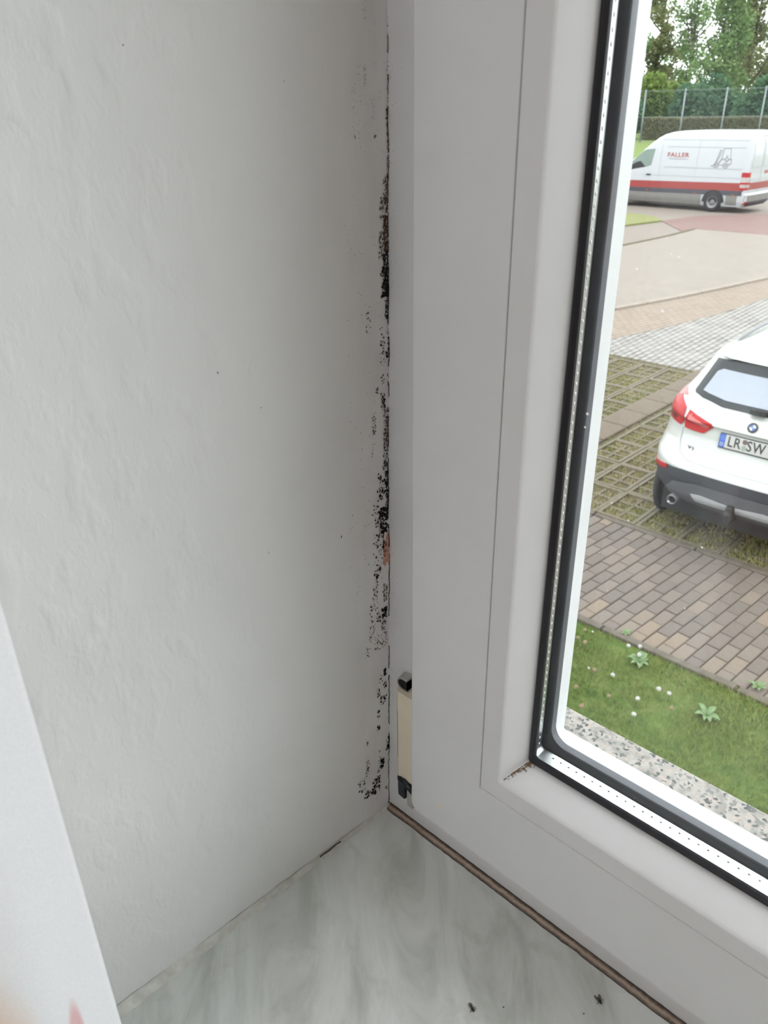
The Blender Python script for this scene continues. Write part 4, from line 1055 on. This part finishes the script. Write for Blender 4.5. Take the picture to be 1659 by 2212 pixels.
for sd_ in (-1, 1):
    VB.patch([(.10, .76), (5.55, .70), (5.55, .94), (.10, 1.03)], 'red_band', M['van_red'], van, .006, 20, 6, side=sd_)
    VB.patch([(.15, .60), (5.6, .54), (5.6, .70), (.15, .76)], 'dark_moulding', M['van_dark'], van, .012, 20, 4, side=sd_)
    VB.patch([(1.68, .20), (4.80, .20), (4.80, .535), (1.68, .575)], 'sill_panel', M['van_grey'], van, .008, 16, 6, side=sd_)
    VB.patch([(.30, .26), (.72, .26), (.72, .59), (.30, .595)], 'sill_panel', M['van_grey'], van, .008, 6, 6, side=sd_)
    for yy in (.45, 1.95, 3.95): VB.patch([(yy - .04, .60), (yy + .04, .60), (yy + .04, .645), (yy - .04, .645)], 'side_marker', M['amber'], van, .02, 2, 2, side=sd_)
    for yy in (1.2, 5.20):
        wheel(van, sd_ * .925, yy, .335, .22, sd_)
        V_ = [(yy + .43 * math.cos(R(a)), .335 + .43 * math.sin(R(a))) for a in range(0, 181, 12)]
        VB.patch([(y_, max(z_, .2)) for y_, z_ in V_], 'wheel_arch', M['trim_black'], van, .014, 18, 10, side=sd_)
    for a_, b_ in (((3.55, 1.02), (3.55, 2.25)), ((2.05, 1.06), (2.05, 2.45))):
        VB.patch([(a_[0], a_[1]), (a_[0] + .018, a_[1]), (b_[0] + .018, b_[1]), (b_[0], b_[1])], 'door_gap', M['van_line'], van, .003, 1, 10, side=sd_)
    for (ya, yb, za, zb) in ((.30, 3.35, 2.17, 2.20), (.30, 3.35, 1.46, 1.50), (.20, 4.3, 1.17, 1.19), (.25, 3.6, 2.42, 2.435)):
        VB.patch([(ya, za), (yb, za), (yb, zb), (ya, zb)], 'body_crease', M['van_line'], van, .005, 12, 1, side=sd_)
    VB.patch([(3.92, 1.54), (4.05, 1.48), (5.02, 1.30), (5.02, 1.42), (4.32, 2.02), (4.20, 2.08), (3.84, 2.10)], 'cab_window', M['cab_green'], van, .008, 14, 12, side=sd_)
    VB.patch([(4.15, 1.46), (4.95, 1.31), (4.98, 1.40), (4.55, 1.62), (4.40, 1.66)], 'cab_dark_patch', M['trim_black'], van, .0095, 8, 6, side=sd_)  # black patch low on the cab window
    VB.patch([(3.88, 1.16), (4.06, 1.16), (4.06, 1.215), (3.88, 1.215)], 'door_handle', M['trim_black'], van, .03, 4, 3, side=sd_)
    # tall tail lamps wrapped round the rear corner
    mi = sd_ > 0
    lampv = empty('tail_lamp'); lampv.parent = van
    for za, zb, mt in ((1.22, 1.38, 'lamp_red'), (1.05, 1.22, 'lamp_clear'), (.98, 1.05, 'lamp_red'), (.87, .98, 'lamp_clear'), (.80, .87, 'lamp_red')):
        VB.patch([(-.985, za), (-.80, za), (-.80, zb), (-.985, zb)], 'lens', M[mt], lampv, .014, 8, 3, mirror=mi)
        VB.patch([(.06, za), (.26, za), (.26, zb), (.06, zb)], 'lens', M[mt], lampv, .016, 4, 3, side=sd_)
    VB.patch([(-.97, .30), (-.85, .30), (-.85, .40), (-.97, .40)], 'rear_reflector', M['lamp_red'], van, .012, 4, 3, mirror=mi)
    VB.patch([(-.78, 1.55), (-.10, 1.55), (-.10, 2.35), (-.74, 2.35)], 'rear_door_panel', M['van_white'], van, .012, 8, 6, mirror=mi)
VB.patch([(-.985, .40), (.985, .40), (.985, .62), (-.985, .62)], 'rear_bumper', M['van_grey'], van, .02, 20, 5)
VB.patch([(-.80, .22), (.80, .22), (.86, .40), (-.86, .40)], 'rear_step', M['van_dark'], van, .05, 12, 4)
VB.patch([(-.80, .80), (.80, .80), (.80, 1.03), (-.80, 1.03)], 'red_band', M['van_red'], van, .007, 14, 4)
VB.patch([(-.012, .66), (.012, .66), (.012, 2.5), (-.012, 2.5)], 'door_gap', M['van_line'], van, .006, 1, 10)
VB.patch([(.30, 1.30), (.62, 1.30), (.62, 1.40), (.30, 1.40)], 'rear_mark', M['print_red'], van, .008, 4, 2)
VB.patch([(.45, 1.75), (.62, 1.75), (.62, 1.98), (.45, 1.98)], 'rear_logo', M['print_grey'], van, .021, 4, 2)
MB().box(-.15, .15, .08, .12, 2.52, 2.56).build('brake_light', M['lamp_red'], van)
# company name and fork-lift drawing on the left side
def on_side(Y, z): return Matrix.Translation((-(VB.at(z)[0] + .006), Y, z)) @ Matrix.Rotation(R(-90), 4, 'Z') @ RX
text_mesh('FALLER', .22, M['print_red'], 'company_name', van, on_side(2.86, 1.90), .004, 1.18)
for i in range(9): VB.patch([(2.46 + i * .085, 1.755), (2.52 + i * .085, 1.755), (2.52 + i * .085, 1.785), (2.46 + i * .085, 1.785)], 'small_print', M['print_grey'], van, .008, 1, 1, side=-1)
fk = empty('forklift_drawing'); fk.parent = van
def pen(pts, r_=.012):
    MB().tube([(-(VB.at(z)[0] + .004), y, z) for y, z in pts], r_, 5).build('pen_line', M['print_grey'], fk)
for cy_, cz_, rad in ((1.30, 1.60, .085), (.94, 1.59, .085)):
    pen([(cy_ + rad * math.cos(R(a)), cz_ + rad * math.sin(R(a))) for a in range(0, 361, 24)], .016)
    pen([(cy_ + .03 * math.cos(R(a)), cz_ + .03 * math.sin(R(a))) for a in range(0, 361, 45)], .012)
pen([(1.50, 1.58), (1.36, 1.58), (1.22, 2.12)], .018); pen([(1.30, 1.66), (1.14, 2.12)], .012)
pen([(1.10, 2.16), (.84, 2.16), (.80, 1.80)]); pen([(1.10, 2.16), (1.12, 1.80)]); pen([(1.22, 1.66), (1.12, 1.82), (.98, 1.80), (.94, 1.92), (.88, 1.80), (.76, 1.82), (.74, 1.66), (.86, 1.62)], .018); pen([(1.2, 1.62), (1.04, 1.60)]); pen([(1.0, 1.80), (.92, 1.72), (.86, 1.80)], .02)
# ------------------------------------------------------------------ far side: meadow bank, tall fence, hedge, trees
ALB = .62
V = []; F = []; nx_, ny_ = 24, 14
for j in range(ny_ + 1):
    y = 40 + 75 * j / ny_
    for i in range(nx_ + 1):
        x = -85 + 120 * i / nx_
        k = min(1, max(0, (y - 41) / 20)); V.append((x, y, G - .12 + 1.2 * k * k * (3 - 2 * k) + .15 * noise.noise((x * .1, y * .1, 0))))
for j in range(ny_):
    for i in range(nx_): F.append((j * (nx_ + 1) + i, j * (nx_ + 1) + i + 1, (j + 1) * (nx_ + 1) + i + 1, (j + 1) * (nx_ + 1) + i))
struct(mesh('meadow_bank', V, F, M['bank'], None, True), 'bright green meadow bank behind the van')
GB = G + 1.08
M['galv'] = plain('galvanised_post', rgb(150, 160, 164), .5, .3, var=.08)
M['wire'] = plain('fence_wire', rgb(120, 140, 136), .6, .2)
fence = empty('sports_fence', (-28, 62, GB)); tag(fence, 'tall wire mesh fence with grey steel posts behind the van', 'fence')
px_ = [-44, -41, -38, -34.9, -31.9, -28.75, -25.65, -22.95, -20.1, -17.2]
for x in px_:
    o = MB().tube([(x + 28, 0, -.4), (x + 28, 0, 3.66)], .055, 10).build('post', M['galv'], fence, True)
mb = MB(); rr = random.Random(2)
for k in range(165):
    x0 = -46 + k * .22
    for s_ in (-1, 1):
        xa, xb = x0, x0 + s_ * 3.5
        mb.tube([(xa + 28, -.06, .05), (xb + 28, -.06, 3.55)], .0045, 3, False)
wm = mb.build('wire_mesh', M['wire'], fence); wm['kind'] = 'stuff'
for zz in (.08, 1.8, 3.56): MB().tube([(-18, -.06, zz), (11.5, -.06, zz)], .012, 6).build('tension_wire', M['galv'], fence)
def leaf_mat(name, c0, c1, c2):
    t = NT(name); t.n.remove(t.b)
    g_ = t.nd('ShaderNodeNewGeometry'); n_ = t.noise(t.coord(), .55, 3); n2 = t.math('ADD', t.math('MULTIPLY', n_, .6), t.math('MULTIPLY', g_.outputs['Random Per Island'], .4))
    c = t.ramp(n2, [(.25, c0), (.5, c1), (.78, c2)])
    df = t.nd('ShaderNodeBsdfDiffuse'); tl = t.nd('ShaderNodeBsdfTranslucent'); mx = t.nd('ShaderNodeMixShader'); mx.inputs[0].default_value = .45
    t.ln(c, df.inputs[0]); t.ln(c, tl.inputs[0]); t.ln(df.outputs[0], mx.inputs[1]); t.ln(tl.outputs[0], mx.inputs[2]); t.ln(mx.outputs[0], t.out.inputs['Surface']); return t.m
M['leaf_green'] = leaf_mat('fresh_leaves', rgb(96, 128, 80), rgb(134, 166, 106), rgb(178, 200, 140))
M['leaf_dark'] = leaf_mat('dark_leaves', rgb(74, 108, 88), rgb(100, 136, 104), rgb(130, 162, 118))
M['leaf_olive'] = leaf_mat('olive_leaves', rgb(112, 124, 84), rgb(146, 156, 108), rgb(182, 182, 132))
M['leaf_yellow'] = leaf_mat('yellow_green_leaves', rgb(104, 130, 70), rgb(136, 160, 88), rgb(168, 186, 114))
M['leaf_hedge'] = leaf_mat('brownish_hedge_leaves', rgb(120, 118, 96), rgb(146, 142, 116), rgb(168, 168, 128))
M['bark'] = plain('bark', rgb(92, 82, 70), .9, var=.25, scale=4)
def leaf_cloud(blobs, count, size, seed, thin=0.0):
    rr = random.Random(seed); V = []; F = []
    vol = [a[3] * a[4] * a[5] for a in blobs]; tot = sum(vol)
    for (cx_, cy_, cz_, rx, ry, rz), vv_ in zip(blobs, vol):
        for _ in range(int(count * vv_ / tot)):
            while True:
                p = Vector((rr.uniform(-1, 1), rr.uniform(-1, 1), rr.uniform(-1, 1)))
                if p.length <= 1: break
            p = p * (0.55 + .45 * p.length) if p.length > .2 else p
            x, y, z = cx_ + p.x * rx, cy_ + p.y * ry, cz_ + p.z * rz
            if thin and noise.noise((x * .45 + seed, y * .45, z * .55)) < thin: continue
            s_ = size * rr.uniform(.6, 1.3); a = Vector((rr.gauss(0, 1), rr.gauss(0, 1), rr.gauss(0, .7))).normalized(); b = a.cross(Vector((rr.gauss(0, 1), rr.gauss(0, 1), rr.gauss(0, 1)))).normalized()
            c = Vector((x, y, z)); k = len(V)
            V += [c - a * s_, c + b * s_ * .5, c + a * s_, c - b * s_ * .5]; F.append((k, k + 1, k + 2, k + 3))
    return V, F
def tree(name, x, y, h, blobs, mat, count, size, seed, label, thin=-.25, trunk=.22, group='trees behind the fence'):
    e = empty(name, (x, y, GB - .1)); tag(e, label, 'tree', group); rr = random.Random(seed)
    V, F = leaf_cloud(blobs, count, size, seed, thin); mesh('crown', V, F, M[mat], e)
    mb = MB(); mb.tube([(0, 0, 0), (rr.uniform(-.3, .3), 0, h * .4), (rr.uniform(-.5, .5), .2, h * .8), (rr.uniform(-.6, .6), 0, h)], [trunk, trunk * .8, trunk * .5, trunk * .15], 8); mb.build('trunk', M['bark'], e, True)
    mb = MB()
    for k in range(9):
        a = rr.random() * 6.28; z0 = h * rr.uniform(.25, .75); L = h * rr.uniform(.14, .28)
        mb.tube([(0, 0, z0), (L * .5 * math.cos(a), L * .5 * math.sin(a), z0 + L * .5), (L * math.cos(a), L * math.sin(a), z0 + L * 1.1)], [trunk * .4, trunk * .25, trunk * .08], 6)
    mb.build('branches', M['bark'], e, True)
# x for a compass angle at the given depth
def ax(deg, y): return CAM.x - (y - CAM.y) * math.tan(R(deg))
TR = [(28.6, 79, 13.5, 'leaf_green', 'fresh green tree with gaps of sky behind the dark bush', -.05, 1.7), (26.9, 86, 15, 'leaf_olive', 'sparse olive tree with a visible trunk above the first fence post', -.02, 1.5), (25.0, 93, 18, 'leaf_green', 'tall fresh green tree behind the first fence post', -.12, 1.9),
      (23.3, 79, 15, 'leaf_green', 'dense bright green tree between the first and second fence posts', -.25, 2.1), (21.6, 86, 15.5, 'leaf_olive', 'airy tree with bright sky gaps above the second fence post', .02, 1.6), (20.0, 93, 18, 'leaf_olive', 'olive brown tree behind the third fence post', -.12, 2.0), (18.4, 79, 14, 'leaf_green', 'green tree beyond the third fence post at the picture edge', -.2, 2.0), (30.4, 93, 16, 'leaf_olive', 'olive tree beyond the dark bush hidden mostly by the window', -.1, 2.0)]
for i, (dg_, y, h, mt, lb, th, wd) in enumerate(TR):
    rr = random.Random(40 + i); bl = []
    for k in range(11):
        zz = h * (.22 + .78 * k / 10); w_ = wd * (y / 79) * (1.25 - .05 * k) * rr.uniform(.75, 1.2)
        bl.append((rr.uniform(-.9, .9), rr.uniform(-.8, .8), zz, w_, w_, h * .10))
    tree('tree', ax(dg_, y), y, h, bl, mt, 15000, .17, 60 + i, lb, th - .06)
# understorey
US = [(28.4, 66.6, 3.6, 'leaf_dark', 'very dark green bush at the fence left of the hedge', 1.5, 6000), (27.2, 69.2, 5.0, 'leaf_yellow', 'yellow-green shrub above the dark bush', 1.7, 5000), (25.6, 72.6, 4.9, 'leaf_yellow', 'yellow-green shrub behind the first fence post', 1.8, 5500), (24.5, 69.2, 4.3, 'leaf_dark', 'dark green shrub between the first two fence posts', 1.8, 5500), (22.6, 72.6, 4.9, 'leaf_dark', 'dark green shrub behind the second fence post', 1.8, 5500), (20.6, 69.2, 4.5, 'leaf_dark', 'dark green shrub between the second and third fence posts', 1.8, 5500), (19.4, 72.6, 5.1, 'leaf_olive', 'olive shrub behind the third fence post', 1.8, 5500), (17.2, 69.2, 4.6, 'leaf_dark', 'dark green shrub past the third fence post', 1.8, 5000), (29.9, 72.6, 5.0, 'leaf_dark', 'dark shrub beyond the window edge', 1.8, 5000)]
for i, (dg_, y, h, mt, lb, wd, ct) in enumerate(US):
    rr = random.Random(90 + i); bl = []
    for k in range(8):
        bl.append((rr.uniform(-wd * .6, wd * .6), rr.uniform(-.3, .3), h * rr.uniform(.18, .85), wd * rr.uniform(.6, .95), wd * .6, h * .22))
    e = empty('shrub', (ax(dg_, y), y, GB - .1)); tag(e, lb, 'shrub', 'shrubs behind the fence')
    V, F = leaf_cloud(bl, ct, .20, 120 + i, -.6); mesh('foliage', V, F, M[mt], e)
    MB().tube([(0, 0, 0), (.05, 0, h * .4), (0, .05, h * .75)], [.09, .07, .02], 6).build('stem', M['bark'], e, True)
# clipped hedge in front of them
rr = random.Random(77); V = []; F = []
x0, x1 = ax(27.1, 66), ax(15.5, 66)
for _ in range(26000):
    x = rr.uniform(x0, x1); z = rr.uniform(.0, 1.72) ; y = 66 + rr.uniform(-.35, .35)
    if rr.random() < .6: y = 66 - .35 + rr.uniform(-.06, .06)
    elif rr.random() < .4: z = 1.7 + rr.uniform(-.08, .08)
    s_ = .11 * rr.uniform(.6, 1.3); a = Vector((rr.gauss(0, 1), rr.gauss(0, 1), rr.gauss(0, 1))).normalized(); b = a.cross(Vector((rr.gauss(0, 1), rr.gauss(0, 1), rr.gauss(0, 1)))).normalized(); c = Vector((x, y, z)); k = len(V)
    V += [c - a * s_, c + b * s_ * .55, c + a * s_, c - b * s_ * .55]; F.append((k, k + 1, k + 2, k + 3))
hd = empty('hedge', (0, 0, GB - .05)); tag(hd, 'low clipped brownish hedge along the wire fence', 'hedge')
mesh('foliage', V, F, M['leaf_hedge'], hd)
MB().box(x0 + .1, x1 - .1, 65.75, 66.25, 0, 1.62).build('hedge_core', M['bark'], hd)
